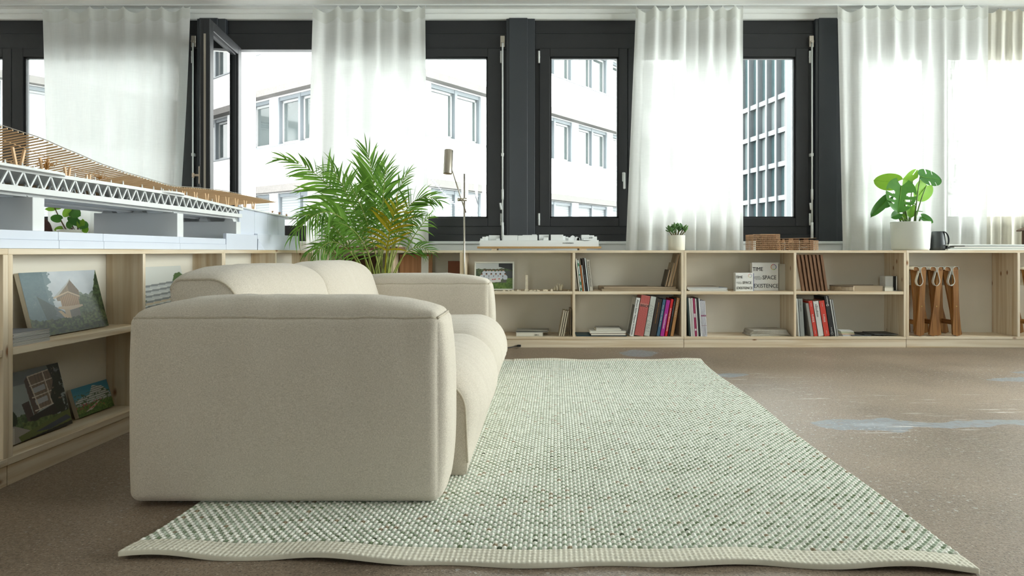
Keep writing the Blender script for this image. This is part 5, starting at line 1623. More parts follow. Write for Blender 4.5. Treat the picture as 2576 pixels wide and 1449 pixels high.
flat('book', 'brown-edged flat book on the teal folder, lowest of the flat pile', 'book', fX(1487), fX(1575), 5.34, 5.54, z, z + .018, cmat((120, 92, 74)), 'flat pile below the city model'); z += .0182
flat('book', 'wide white flat book in the pile on the teal folder', 'book', fX(1484), fX(1575), 5.345, 5.55, z, z + .018, cmat((212, 212, 206)), 'flat pile below the city model'); z += .0182
flat('book', 'smaller pale flat book second from the top of the flat pile', 'book', fX(1499), fX(1563), 5.36, 5.5, z, z + .013, cmat((196, 190, 176)), 'flat pile below the city model', 2); z += .0132
flat('book', 'thin grey flat book topmost of the flat pile', 'book', fX(1501), fX(1562), 5.365, 5.5, z, z + .011, cmat((150, 148, 140)), 'flat pile below the city model', -1.5)

# parquet boards lying on the shelf and wood samples leaning on them
grey_oak = [wood('grey_oak_%s' % 'xyz'[k], k, S((170, 152, 128)), S((136, 118, 96)), knots=False, grain=50, along=2.5) for k in range(3)]
def board(label, x0, x1, y0, y1, z0, z1):
    b = thing('parquet_board', label, 'wood sample', ((x0 + x1) / 2, (y0 + y1) / 2, z0), group='wood samples below the city model')
    part('board', MB().cbox(x0, x1, y0, y1, z0, z1, .001), grey_oak[0], b)
    part('tongue', MB().box(x0 + .01, x1 - .01, y1, y1 + .006, z0 + .005, z1 - .005), grey_oak[0], b)
board('lower grey parquet board lying flat on the shelf under the leaning samples', fX(1514), fX(1707), 5.345, 5.47, ZSH, ZSH + .018)
board('upper grey parquet board lying flat on the shelf under the leaning samples', fX(1520), fX(1702), 5.362, 5.49, ZSH + .0182, ZSH + .034)
board('narrow grey parquet board lying behind at the shelf back', fX(1512), fX(1640), 5.50, 5.60, ZSH, ZSH + .034)
def sample(label, px, hpx, d, thick, tilt, mat, edge, y):
    z = ZSH + .0344
    b = thing('wood_sample', label, 'wood sample', ((px - CX) * y / F, y, z), (0, math.radians(tilt), math.radians(6)), 'wood samples below the city model')
    h = hpx / 315.8
    part('plate', MB().cbox(-thick, -.0012, 0, d, 0, h, .001), mat, b, local=True)
    part('edge_veneer', MB().box(-thick * .35, 0, -.0006, d, .001, h - .001), edge, b, local=True)
pale_edge = pm('pale_ply_edge', S((206, 170, 128)), .7)
sample('tall light wood sample leaning against the bookcase side', 1690, 84, .12, .018, 14, grey_oak[2], pale_edge, 5.372)
sample('middle light wood sample leaning in front of the tall one', 1683.6, 62, .11, .016, 14, grey_oak[2], pale_edge, 5.368)
sample('short dark brown wood sample leaning in front of the light ones', 1675.5, 44, .10, .014, 14, pm('dark_stain', S((84, 74, 62)), .6, var=.15), pale_edge, 5.364)

# bay with the framed photo
fr = thing('framed_photo', 'white framed team photograph standing on the shelf beside the sofa arm', 'picture', (fX(1243, 5.45), 5.45, ZSH + .0016), (math.radians(-8), 0, 0))
fw, fh = 100 / 308.2, 72 / 308.2 
mb = MB()
for q in ((-fw / 2, fw / 2, 0, .012), (-fw / 2, fw / 2, fh - .012, fh), (-fw / 2, -fw / 2 + .012, .012, fh - .012), (fw / 2 - .012, fw / 2, .012, fh - .012)):
    mb.cbox(q[0], q[1], -.008, .01, q[2], q[3], .001)
part('frame', mb, pm('white_picture_frame', S((226, 226, 216)), .5), fr, local=True)
part('backing', MB().box(-fw / 2 + .005, fw / 2 - .005, .004, .008, .005, fh - .005), white_paper, fr, local=True)

# ---- flat prints: colour per vertex of a fine grid
def vnoise(U, V, seed):
    rng = np.random.default_rng(seed); G = rng.random((64, 64))
    iu, iv = np.floor(U).astype(int), np.floor(V).astype(int); fu, fv = U - iu, V - iv
    fu, fv = fu * fu * (3 - 2 * fu), fv * fv * (3 - 2 * fv)
    g = lambda a, b: G[a % 64, b % 64]
    return (g(iu, iv) * (1 - fu) + g(iu + 1, iv) * fu) * (1 - fv) + (g(iu, iv + 1) * (1 - fu) + g(iu + 1, iv + 1) * fu) * fv
def fbm(U, V, seed, o=4):
    a, s_, t = 0, .5, 0
    for k in range(o): a = a + s_ * vnoise(U * 2 ** k, V * 2 ** k, seed + k); t += s_; s_ *= .55
    return a / t
def inpoly(U, V, pts):
    r = np.zeros(U.shape, bool); n = len(pts)
    for i in range(n):
        (x1, y1), (x2, y2) = pts[i], pts[(i + 1) % n]
        if y1 == y2: continue
        c = ((y1 > V) != (y2 > V)) & (U < (x2 - x1) * (V - y1) / (y2 - y1) + x1)
        r ^= c
    return r
class Pic:
    def __init__(s, nx, ny):
        s.U, s.V = np.meshgrid(np.linspace(0, 1, nx + 1), np.linspace(0, 1, ny + 1), indexing='ij')
        s.C = np.zeros(s.U.shape + (3,)); s.nx, s.ny = nx, ny
    def fill(s, m, c, a=1.0):
        m = np.asarray(m, float) * a
        c = np.array(c, float) / 255 if not isinstance(c, np.ndarray) else c
        s.C = s.C * (1 - m[..., None]) + c * m[..., None]
    def poly(s, pts, c, a=1.0): s.fill(inpoly(s.U, s.V, pts), c, a)
    def trees(s, top, c0, c1, seed, sc=14, rough=.08, lo=-1.0, a=1.0, x0=0, x1=1):
        edge = top + rough * (fbm(s.U * sc, s.V * sc * .6, seed) - .5) * 2
        m = (s.V < edge) & (s.V > lo) & (s.U >= x0) & (s.U <= x1)
        n = fbm(s.U * sc * 2.6, s.V * sc * 2, seed + 9)[..., None]
        n = np.clip((n - .3) * 2.4, 0, 1)
        s.fill(m, (np.array(c0) * (1 - n) + np.array(c1) * n) / 255, a)
def picture_mesh(name, pic, w, h, parent, M, mat=None):
    """grid in local x (0..w), y (0..h)"""
    nx, ny = pic.nx, pic.ny
    co = np.stack([pic.U * w, pic.V * h, np.zeros_like(pic.U)], -1).reshape(-1, 3)
    m = ny + 1
    a = (np.arange(nx)[:, None] * m + np.arange(ny)[None, :]).reshape(-1)
    q = np.stack([a, a + m, a + m + 1, a + 1], 1)
    me = bpy.data.meshes.new(name)
    me.vertices.add(len(co)); me.vertices.foreach_set('co', co.ravel())
    me.loops.add(len(q) * 4); me.loops.foreach_set('vertex_index', q.ravel().astype(np.int32))
    me.polygons.add(len(q)); me.polygons.foreach_set('loop_start', np.arange(len(q), dtype=np.int32) * 4)
    C = np.clip(pic.C, 0, 1); lin = np.where(C <= .04045, C / 12.92, ((C + .055) / 1.055) ** 2.4)
    at_ = me.color_attributes.new('Col', 'FLOAT_COLOR', 'POINT')
    c4 = np.ones((len(co), 4), np.float32); c4[:, :3] = lin.reshape(-1, 3); at_.data.foreach_set('color', c4.ravel())
    me.update(calc_edges=True); me.materials.append(mat or print_mat)
    o = bpy.data.objects.new(name, me); col.objects.link(o); o.parent = parent; o.matrix_local = M
    return o

p = Pic(130, 90)
p.fill(np.ones_like(p.U), (196, 200, 200)); p.trees(.78, (52, 66, 44), (92, 108, 72), 3, 12, .05)
p.poly([(.62, 1), (1, 1), (1, .72), (.62, .86)], (44, 46, 46)); p.poly([(.78, .7), (1, .7), (1, .42), (.78, .42)], (70, 74, 74))
p.trees(.42, (84, 112, 56), (120, 146, 74), 8, 9, .02)
rq = random.Random(2)
for row, (v0, n_, x0, x1) in enumerate(((.68, 7, .22, .74), (.52, 6, .16, .80))):
    for k in range(n_):
        x = x0 + (x1 - x0) * k / (n_ - 1) + rq.uniform(-.01, .01)
        p.fill(((p.U - x) / .062) ** 2 + ((p.V - v0 + .08) / .10) ** 2 < 1, (206, 212, 222))
        p.fill(((p.U - x) / .022) ** 2 + ((p.V - v0 - .05) / .035) ** 2 < 1, (170, 122, 100))
        p.fill(((p.U - x) / .023) ** 2 + ((p.V - v0 - .075) / .022) ** 2 < 1, (70, 54, 44))
        p.fill((abs(p.U - x) < .035) & (p.V < v0 - .16) & (p.V > .24), (96, 90, 92), .8)
p.poly([(.36, .40), (.68, .44), (.68, .27), (.36, .24)], (222, 220, 220))
p.fill(inpoly(p.U, p.V, [(.38, .37), (.66, .41), (.66, .37), (.38, .33)]) & (fbm(p.U * 40, p.V * 8, 4) > .5), (190, 90, 96))
p.trees(.24, (78, 108, 50), (116, 142, 66), 18, 9, .02)
picture_mesh('photo_print', p, fw - .024, fh - .024, fr, frame((-fw / 2 + .012, .0015, .012), (1, 0, 0), (0, 0, 1)))

cream_card = pm('cream_card', S((222, 210, 186)), .85, var=.04)
tw = thing('paper_tower_model', 'slim white paper tower model on the shelf beside the photo', 'architectural model', (fX(1325, 5.38), 5.38, ZSH))
tx = fX(1325, 5.38)
mb = MB().box(tx - .016, tx + .014, 5.365, 5.395, ZSH, ZSH + .012)
for k in range(11): mb.box(tx - .011 + .001 * (k % 2), tx + .009, 5.37, 5.39, ZSH + .012 + k * .0105, ZSH + .0215 + k * .0105)
part('shaft', mb, cream_card, tw)
part('antenna', MB().tube([(tx - .012, 5.38, ZSH + .128), (tx - .018, 5.38, ZSH + .14), (tx - .012, 5.38, ZSH + .15), (tx - .006, 5.38, ZSH + .14), (tx - .008, 5.38, ZSH + .128)], .001, 5), cream_card, tw)
pcs = [(1268, 6, .008), (1280, 4, .007), (1290, 8, .006), (1303, 5, .009), (1308, 4, .006), (1336, 9, .007), (1346, 12, .006), (1353, 10, .008), (1372, 12, .012), (1388, 6, .013), (1430, 5, .006)]
for k, (px, wpx, hh) in enumerate(pcs):
    x = fX(px, 5.36)
    mb = MB().cbox(x - wpx / 630, x + wpx / 630, 5.35, 5.372, ZSH, ZSH + hh, .001).box(x - .004, x + .004, 5.355, 5.366, ZSH + hh, ZSH + hh + .004)
    solo('model_piece', mb, cream_card, 'tiny cream card model block on the shelf edge below the city model', 'model part', 'tiny card blocks on the shelf')
mb = MB()
ro = random.Random(6)
for k in range(26):
    x = fX(1404, 5.4) + max(-.06, min(.03, ro.gauss(0, .03))); yy = 5.4 + ro.uniform(-.02, .05)
    zt_ = ZSH + .012 + max(.004, .055 - abs(x - fX(1408, 5.4)) * .75) * ro.uniform(.5, 1)
    mb.tube([(x, yy, ZSH + .005), (x + ro.uniform(-.012, .012), yy + ro.uniform(-.01, .01), zt_)], [ro.uniform(.006, .014), .002], 5)
mb.v = [(q[0], q[1], max(q[2], ZSH + .0006)) for q in mb.v]
solo('card_rock_model', mb, cream_card, 'crumpled cream paper rock model at the end of the shelf', 'architectural model')
flat('box_file', 'grey box file with handwritten marks lying on the bottom board', 'box file', fX(1298), fX(1366), 5.345, 5.55, ZBO, ZBO + .032, cmat((168, 166, 156)), soft=False)
bf = [o for o in bpy.data.objects if o.name.startswith('box_file')][0]
text_part('lettering', '209.5', .016, ink, bf, frame((.04, -.1035, .006), (1, 0, 0), (0, 0, 1)))
flat('folder', 'grey folder lying askew on the box file', 'folder', fX(1299), fX(1380), 5.35, 5.55, ZBO + .0325, ZBO + .042, cmat((160, 158, 148)), pages=False, rz=-2, soft=False)
g3 = 'cream books leaning below the card rock model'
for k, (px, t_, lab) in enumerate(((1409.5, 10.5, 'frontmost of three cream books leaning against the divider'), (1414.7, 10.5, 'middle of three cream books leaning against the divider'), (1419.9, 10.5, 'hindmost of three cream books leaning against the divider'))):
    book('book', lab, 'book', px, ZBO, 4.6, 66 - k, t_, cmat((212, 200, 176)), .15, group=g3, y=5.345 + .0 * k)
book('book', 'tall pale brown folder standing upright against the divider', 'folder', 1437.4, ZBO, 3.5, 68, .5, cmat((186, 170, 146)), .2, y=5.40)
bd = thing('wood_board', 'brown wooden board leaning behind the sofa arm', 'board', (fX(1241, 5.5), 5.5, ZBO + .004), (0, math.radians(-7), 0))
part('plate', MB().cbox(-.02, .014, 0, .02, 0, .30, .002), brown_ply, bd, local=True)
part('edge_strip', MB().box(.0142, .016, 0, .02, 0, .30), pale_edge, bd, local=True)

# corner bay behind the palm: boards, hanging label
def slab(name, label, cat, x0, x1, y, z0, z1, mat, th=.018, tilt=-5):
    b = thing(name, label, cat, ((x0 + x1) / 2, y, z0 + .0022), (math.radians(tilt), 0, 0))
    w = (x1 - x0) / 2
    part('plate', MB().cbox(-w, w, 0, th, 0, z1 - z0, .001), mat, b, local=True)
    return b
s1 = slab('veneer_sheet', 'large reddish veneer board leaning in the corner bay behind the palm', 'board', -1.13, fX(1085, 5.45), 5.45, ZBO, ZBO + .655, brown_ply)
part('paper_label', MB().box(.045, .105, -.002, -.0005, .50, .64), white_paper, s1, local=True, label='white paper label')
slab('cork_board', 'small dark reddish board leaning beside the lamp pole', 'board', fX(1125, 5.5), fX(1160, 5.5), 5.5, ZBO, ZBO + .60, pm('reddish_board', S((134, 82, 58)), .7, var=.1))
slab('tall_brown_board', 'tall dark brown board in the corner bay left of the veneer board', 'board', -1.6, -1.3, 5.5, ZBO, ZBO + .64, dark_wood)

# bay with the two square white books
z = ZSH
for k, (x0, x1, hh, c, lab) in enumerate(((1736, 1832, .009, (206, 206, 202), 'white brochure lowest of the pile left of the square books'), (1732, 1830, .008, (222, 222, 220), 'white brochure in the middle of the pile left of the square books'), (1731, 1833, .009, (170, 178, 190), 'bluish grey brochure on the pile left of the square books'), (1730, 1812, .007, (150, 140, 128), 'brown brochure topmost on the pile left of the square books'))):
    flat('brochure', lab, 'brochure', fX(x0), fX(x1), 5.345 + .01 * k, 5.55, z, z + hh, cmat(c), 'brochures left of the square books', rz=(-1, .8, -.5, 1.5)[k]); z += hh + .0003
def logo(parent, c, r, n=48):
    cols = [(214, 60, 60), (226, 150, 50), (230, 210, 70), (90, 160, 90), (60, 110, 180), (120, 70, 150)]
    for k in range(6):
        mb = MB()
        v = []
        for i in range(9):
            a = math.radians(90 + k * 60 + i * 60 / 8)
            v += [(c[0] + r * math.cos(a), -.0012, c[1] + r * math.sin(a)), (c[0] + r * .84 * math.cos(a), -.0012, c[1] + r * .84 * math.sin(a))]
        mb.add(v, [(2 * i, 2 * i + 1, 2 * i + 3, 2 * i + 2) for i in range(8)])
        part('logo_arc', mb, cmat(cols[k]), parent, local=True)
def square_book(label, px0, px1, py0, pxs, y):
    x0, x1, xs = fX(px0, y), fX(px1, y), fX(pxs, y)
    h = fZ(py0, y) - ZSH
    b = thing('square_book', label, 'book', (x0, y, ZSH))
    w = x1 - x0; d = xs - x0
    mb = MB().cbox(0, w, 0, .002, 0, h, .0003).cbox(0, w + .012, .05, .052, 0, h, .0003).cbox(-.0, .002, .0, .052, 0, h, .0003)
    part('cover', mb, cmat((232, 231, 226)), b, local=True)
    part('pages', MB().box(.003, w - .002, .0022, .05, .002, h - .002), page_mat, b, local=True)
    k = h / .22
    for t, x, z_, s_ in (('TIME', .03, .70, .044), ('SPACE', .40, .40, .044), ('EXISTENCE', .07, .10, .044)):
        text_part('lettering', t, s_ * k, ink, b, frame((w * x, -.0011, h * z_), (1, 0, 0), (0, 0, 1)), squeeze=.88)
    for r_ in range(3): strokes(b, frame((w * (.06, .06, .15)[r_], -.0005, h * (.48 - .045 * r_)), (1, 0, 0), (0, 0, 1)), (9, 12, 8)[r_], .012 * k, g_ink, r_)
    logo(b, (w * .82, h * .84), .022 * k)
    return b
B2 = square_book('larger square white book with TIME SPACE EXISTENCE on its cover', 1891, 1958, 660.5, 1973, 5.43)
part('page_block', MB().box(0, .05, 0, .05, 0, .215), page_mat, thing('book', 'white paperback standing behind the larger square book, edge towards the divider', 'book', (fX(1960, 5.5), 5.5, ZSH)), local=True)
B1 = square_book('smaller square white book with TIME SPACE EXISTENCE on its cover', 1850, 1895, 686.5, 1905, 5.36)
part('bookmark_spine', MB().box(.143, .148, .001, .045, 0, .143), cmat((70, 84, 130)), B1, local=True)

g4 = 'magazines leaning in the lower bay under the square books'
mg = [(4, 97, (40, 56, 54), 'dark green magazine, first of the leaning magazines'), (3.2, 97, (214, 214, 210), 'white magazine second in the leaning magazines'), (3.2, 96, (200, 196, 190), 'pale grey magazine third in the leaning magazines'), (3, 97, (224, 222, 220), 'white magazine touching the crimson one'), (5.4, 96, (150, 44, 84), 'crimson magazine in the leaning row'), (3, 95, (222, 220, 216), 'white magazine between the crimson and the black one'), (5, 97, (40, 38, 40), 'black magazine in the leaning row'), (3.2, 96, (226, 226, 228), 'white magazine right of the black one'),
      (3, 90, (206, 206, 212), 'first of four thin striped white magazines at the end of the row'), (3, 90, (210, 208, 216), 'second of four thin striped white magazines at the end of the row'), (3, 90, (206, 206, 212), 'third of four thin striped white magazines at the end of the row'), (3, 90, (214, 212, 218), 'last of four thin striped white magazines at the end of the row')]
px = 1733.6
for k, (w_, h_, c, lab) in enumerate(mg):
    ex = blotch((150, 70, 110), [(.56, .6), (.3, .31)]) if k >= 8 else blotch((214, 190, 200), [(.5, .6), (.15, .2)]) if k == 4 else None
    book('magazine', lab, 'magazine', px, ZBO, w_, h_, -3.6, cmat(c), .2, soft=True, group=g4, extra=ex)
    px += w_ * 1.003 + .35
newsm = pm('newsprint', S((186, 180, 168)), .9, var=.3, scale=60)
z = ZBO
for k, (hh, lab) in enumerate(((.013, 'lowest'), (.012, 'second'), (.012, 'third'), (.010, 'topmost'))):
    x0, x1 = fX(1888 + 2 * k), fX(1990 - 3 * k)
    b = thing('newspaper', '%s folded newspaper of the pile at the divider' % lab, 'newspaper', ((x0 + x1) / 2, 5.45, z), (0, 0, math.radians((3, -2, 1, 4)[k])), 'newspaper pile')
    w = (x1 - x0) / 2
    def npf(i, j, w=w, hh=hh): return (-w + 2 * w * i / 16, -.095 + .19 * j / 6, hh * .5 + .002 * math.sin(i * .9 + j))
    mb = MB().cbox(-w, w, -.098, .098, 0, hh * .42, .0015).cbox(-w + .006, w, -.095, .096, hh * .5, hh, .0015)
    part('folded_sheets', mb, newsm, b, local=True)
    part('fold', MB().tube([(-w + .004, -.095, hh * .5), (-w + .004, .095, hh * .5)], hh * .3, 8), newsm, b, local=True)
    z += hh + .0004

# bay with slatted panel
walnut = wood('walnut_slat', 2, S((138, 104, 78)), S((108, 78, 56)), knots=False, grain=60, along=3)
sp = thing('slatted_panel', 'dark brown slatted wood panel sample leaning in the upper bay', 'wood sample', (fX(2019, 5.345), 5.345, ZSH))
PH, SH = .292, .044
def lean_slab(x0, x1, y0, y1): return MB().prism([(x0, .0005), (x1, .0005), (x1 - SH, PH), (x0 - SH, PH)], 1, y0, y1)
part('backing', lean_slab(0, .205, .018, .03), dark_wood, sp, local=True)
for k in range(7):
    part('slat', lean_slab(k * .031, k * .031 + .018, 0, .0178), walnut, sp, local=True)
ts = thing('round_wood_slab', 'round-ended pale wood slab lying on the shelf', 'wood sample', (fX(2155, 5.42), 5.42, ZSH))
x0, x1 = fX(2092, 5.40), fX(2219, 5.36)
pts = [(x1, 5.35), (x1, 5.50)] + [(x0 + .14 - .14 * math.sin(math.radians(a)), 5.425 + .10 * math.cos(math.radians(a))) for a in range(0, 181, 12)] + [(x0 + .16, 5.348)]
part('slab', MB().prism(pts, 2, ZSH + .0003, ZSH + .042), grey_oak[0], ts)
part('bark_rim', MB().tube([(a_, b_, ZSH + .0415) for a_, b_ in pts[1:-1]], .0025, 5), pm('dark_bark', S((60, 48, 38)), .9), ts)
for k, (a_, b_, z0_, z1_, lab) in enumerate(((2221, 2243, 0, .03, 'thick'), (2222, 2242, .0304, .038, 'thin'))):
    flat('swatch_book', '%s grey swatch booklet beside the round wood slab' % lab, 'booklet', fX(a_, 5.37), fX(b_, 5.37), 5.342, 5.394, ZSH + z0_, ZSH + z1_, cmat((184, 180, 166)), 'swatch booklets', rz=0.0)
bx = thing('card_box', 'white cardboard box with a black stripe near the bookcase side', 'box', (fX(2243, 5.40), 5.40, ZSH))
x0, x1 = fX(2227, 5.40) - fX(2243, 5.40), fX(2257, 5.40) - fX(2243, 5.40)
part('body', MB().cbox(x0, x1, 0, .09, 0, .118, .001), cmat((226, 226, 222)), bx, local=True)
part('stripe', MB().box(x1 - .034, x1 - .010, -.0007, 0, 0, .118), ink, bx, local=True)
solo('dark_card', MB().cbox(fX(2246, 5.36), fX(2268, 5.36), 5.345, 5.39, ZSH + .0002, ZSH + .004, .0005), cmat((120, 116, 110)), 'thin grey card lying in front of the striped white box', 'card')

g5 = 'binders and books leaning in the lower bay under the slatted panel'
book('book', 'thin white book standing at the divider left of the grey binder', 'book', 2009.4, ZBO, 3, 95, -3.5, cmat((222, 226, 226)), group=g5)
book('binder', 'grey binder with black lettering', 'binder', 2013.0, ZBO, 12, 95, -3.5, cmat((142, 146, 142)), lettering=16, lsize=.012, lpos=.95, group=g5)
book('catalogue', 'loose grey paper catalogue left of the first red book', 'catalogue', 2039.80, ZBO, 7, 84, -9.0, cmat((150, 148, 142)), soft=True, group=g5)
def red_logo(b, x0, x1, h):
    xm = (x0 + x1) / 2
    strokes(b, frame((xm + .006, -.0002, h * .40), (0, 0, 1), (-1, 0, 0)), 6, .024, w_ink, 5)
    strokes(b, frame((xm + .003, -.0002, h * .84), (0, 0, 1), (-1, 0, 0)), 8, .008, w_ink, 6)
    strokes(b, frame((xm + .003, -.0002, h * .06), (0, 0, 1), (-1, 0, 0)), 8, .008, w_ink, 7)
book('book', 'narrow red book, left of the white one with bold lettering', 'book', 2047.34, ZBO, 10.6, 90, -9.0, cmat((206, 66, 52)), group=g5, extra=red_logo)
book('book', 'white book with bold black lettering between two red books', 'book', 2058.52, ZBO, 14.4, 89, -9.0, cmat((216, 214, 210)), lettering='»Studios«', lsize=.027, lpos=.92, group=g5)
book('book', 'wide red book beside the tall black binder', 'book', 2073.55, ZBO, 14.6, 90, -9.0, cmat((206, 66, 52)), group=g5, extra=red_logo)
def blk(b, x0, x1, h):
    xm = (x0 + x1) / 2
    text_part('lettering', 'backpanel', .0165, w_ink, b, frame((xm + .006, -.0008, h * .80), (0, 0, 1), (-1, 0, 0)))
    mb = MB()
    for q in ((-.011, .009, .755, .762), (-.011, .009, .785, .792), (-.011, -.006, .755, .792), (.004, .009, .755, .792)): mb.box(xm + q[0], xm + q[1], -.0012, -.0002, h * q[2], h * q[3])
    part('square_mark', mb, w_ink, b, local=True)
    strokes(b, frame((xm + .004, -.0002, h * .10), (0, 0, 1), (-1, 0, 0)), 9, .010, w_ink, 3)
    part('round_mark', MB().tube([(xm + .008 * math.cos(t * .5236), -.0008, h * .07 + .008 * math.sin(t * .5236)) for t in range(12)], .0012, 5, closed=True), w_ink, b, local=True)
book('binder', 'tall black binder with white lettering', 'binder', 2088.78, ZBO, 11.4, 102, -9.0, cmat((36, 35, 36)), group=g5, extra=blk)
book('book', 'pale grey book right of the tall black binder', 'book', 2100.77, ZBO, 5, 94, -9.0, cmat((188, 188, 184)), group=g5)
book('book', 'thin grey book, last of the row under the slatted panel', 'book', 2106.29, ZBO, 3.8, 94, -9.0, cmat((168, 168, 164)), group=g5)
z = ZBO
for k, (c, lab) in enumerate((((150, 164, 186), 'blue paper swatch lowest of the small coloured pile'), ((176, 140, 132), 'rose paper swatch in the small coloured pile'), ((206, 188, 140), 'yellow paper swatch in the small coloured pile'), ((172, 186, 150), 'green paper swatch in the small coloured pile'), ((226, 226, 222), 'white paper swatch topmost of the small coloured pile'))):
    w0 = fX(2108 + 1.0 * k, 5.42)
    flat('paper_swatch', lab, 'swatch', w0, w0 + .10, 5.36, 5.50, z, z + .0075, cmat(c), 'coloured paper swatches', rz=8 - 5 * k); z += .0078
slate = [cmat((84, 86, 86)), cmat((44, 45, 46)), cmat((62, 63, 64))]
for k, (a_, b_, y0_, dz, lab) in enumerate(((2136, 2184, 5.345, 0, 'grey'), (2168, 2216, 5.36, .0052, 'black'), (2192, 2252, 5.35, .0104, 'dark grey'))):
    w0, w1 = fX(a_, 5.4), fX(b_, 5.4)
    solo('slate_tile', MB().cbox(w0, w1, y0_, y0_ + .2, ZBO + dz + .0001, ZBO + dz + .005, .0006), slate[k], '%s slate tile lying overlapped on the bottom board' % lab, 'tile sample', 'slate tiles')

# ------------------------------------------------------------------ folding stools
canvas = pm('white_canvas', S((226, 226, 218)), .9, var=.03, scale=200)
def stool(label, ox, y0, l1, l2, lean=0.0, dep=.215):
    """l1, l2 = (top x, bottom x) of the front and rear leg, in zoomed px round ox; 1906 px per metre"""
    k = 1 / 1906 * y0 / 5.32
    t = thing('folding_stool', label, 'stool', (fX(2270 + ox / 6.036, y0), y0, ZBO), group='folded stools in the bookcase')
    X = lambda x: (x - ox) * k
    hz = .555
    def leg(tx, bx, y, w0, w1):
        a, b = X(tx), X(bx)
        pts = []
        for s_ in (1, -1):
            q = []
            for u in np.linspace(0, 1, 9):
                z_ = .002 + (hz - .03) * u
                c_ = b + (a - b) * u
                w = (w1 + (w0 - w1) * min(1, u / .42) ** .8) * .5
                if u == 0: w *= .8
                q.append((c_ + s_ * w, z_ + (.010 if u == 0 else 0)))
            pts += q if s_ > 0 else q[::-1]
        pts.append((b, .0005))
        return MB().prism(pts, 1, y, y + .02)
    for yy in (0, dep):
        part('leg', leg(l1[0], l1[1], yy, .044, .078), oak[2], t, local=True)
        part('leg', leg(l2[0], l2[1], yy + (.0205 if yy == 0 else -.0205), .044, .074), oak[2], t, local=True)
        # pivot
        u = .44
        pxv = X(l1[1]) + (X(l1[0]) - X(l1[1])) * u
        if yy == 0: part('pivot', MB().tube([(pxv, -.002, .24), (pxv, .001, .24)], .0055, 12), brass, t, local=True)
    for (tx, sgn, nm) in ((l1[0], 1, 'seat_rail'), (l2[0], -1, 'seat_rail')):
        a = X(tx)
        pts = [(a - .024 * sgn, hz - .032), (a - .022 * sgn, hz - .012), (a - .012 * sgn, hz - .002), (a + .008 * sgn, hz), (a + .020 * sgn, hz - .004), (a + .014 * sgn, hz - .011), (a + .020 * sgn, hz - .017), (a + .018 * sgn, hz - .030)]
        part('seat_rail', MB().prism(pts if sgn > 0 else pts[::-1], 1, -.003, dep + .02), oak[1], t, local=True)
    a1, a2 = X(l1[0]), X(l2[0])
    # sling: over the left rail, down in a loop, up over the right rail
    m = (a1 - .026 + a2 + .026) / 2
    c1, c2 = a2 + .026, a1 - .026
    if c2 - c1 < .012: c1, c2 = m - .006, m + .006
    prof = [(a2 - .024, hz - .022), (a2 - .023, hz - .004), (a2 - .008, hz + .0025), (a2 + .012, hz), (c1, hz - .016), (c1 - .004, hz - .05), (m - .026, hz - .11), (m - .020, hz - .138), (m - .004, hz - .15), (m + .014, hz - .138), (m + .022, hz - .11), (c2 + .002, hz - .05), (c2, hz - .016), (a1 - .012, hz), (a1 + .008, hz + .0025), (a1 + .023, hz - .004), (a1 + .024, hz - .022)]
    sm = []
    for i in range(len(prof) - 1):
        p0, p1, p2, p3 = prof[max(0, i - 1)], prof[i], prof[i + 1], prof[min(len(prof) - 1, i + 2)]
        for s_ in (0, .33, .66):
            f_ = lambda A, B, C_, D: .5 * (2 * B + (C_ - A) * s_ + (2 * A - 5 * B + 4 * C_ - D) * s_ ** 2 + (3 * B - A - 3 * C_ + D) * s_ ** 3)
            sm.append((f_(p0[0], p1[0], p2[0], p3[0]), f_(p0[1], p1[1], p2[1], p3[1])))
    sm.append(prof[-1])
    out = []
    for i, q in enumerate(sm):
        A, B = sm[max(0, i - 1)], sm[min(len(sm) - 1, i + 1)]
        d_ = Vector((B[0] - A[0], B[1] - A[1])).normalized(); out.append((q[0] + d_.y * .0022, q[1] - d_.x * .0022))
    mb = MB()
    v = [(q[0], y_, q[1]) for y_ in (-.008, dep + .024) for q in sm + out[::-1]]
    nn = len(sm) * 2
    fcs = [(i, (i + 1) % nn, nn + (i + 1) % nn, nn + i) for i in range(nn)]
    L2 = len(sm)
    for b_ in (0, nn):
        fcs += [(b_ + i, b_ + i + 1, b_ + nn - 2 - i, b_ + nn - 1 - i) for i in range(L2 - 1)]
    part('canvas_sling', mb.add(v, fcs), canvas, t, local=True)
    for yy, zz, tt in ((.022, .105, l2),):
        b_ = X(tt[1]) + (X(tt[0]) - X(tt[1])) * .19
        part('stretcher', MB().cbox(b_ - .012, b_ + .012, .02, dep, zz - .018, zz + .018, .002), oak[1], t, local=True)
    return t
stool('folded canvas stool next to the bookcase side, leftmost of three', 270, 5.345, (322, 270), (205, 275))
stool('folded canvas stool in the middle of three', 480, 5.345, (578, 470), (462, 560))
stool('folded canvas stool, rightmost of three, legs slightly open', 815, 5.345, (808, 832), (684, 878))
stool('folded canvas stool cut off at the right picture edge', 2040, 5.345, (2045, 2000), (1905, 2060))

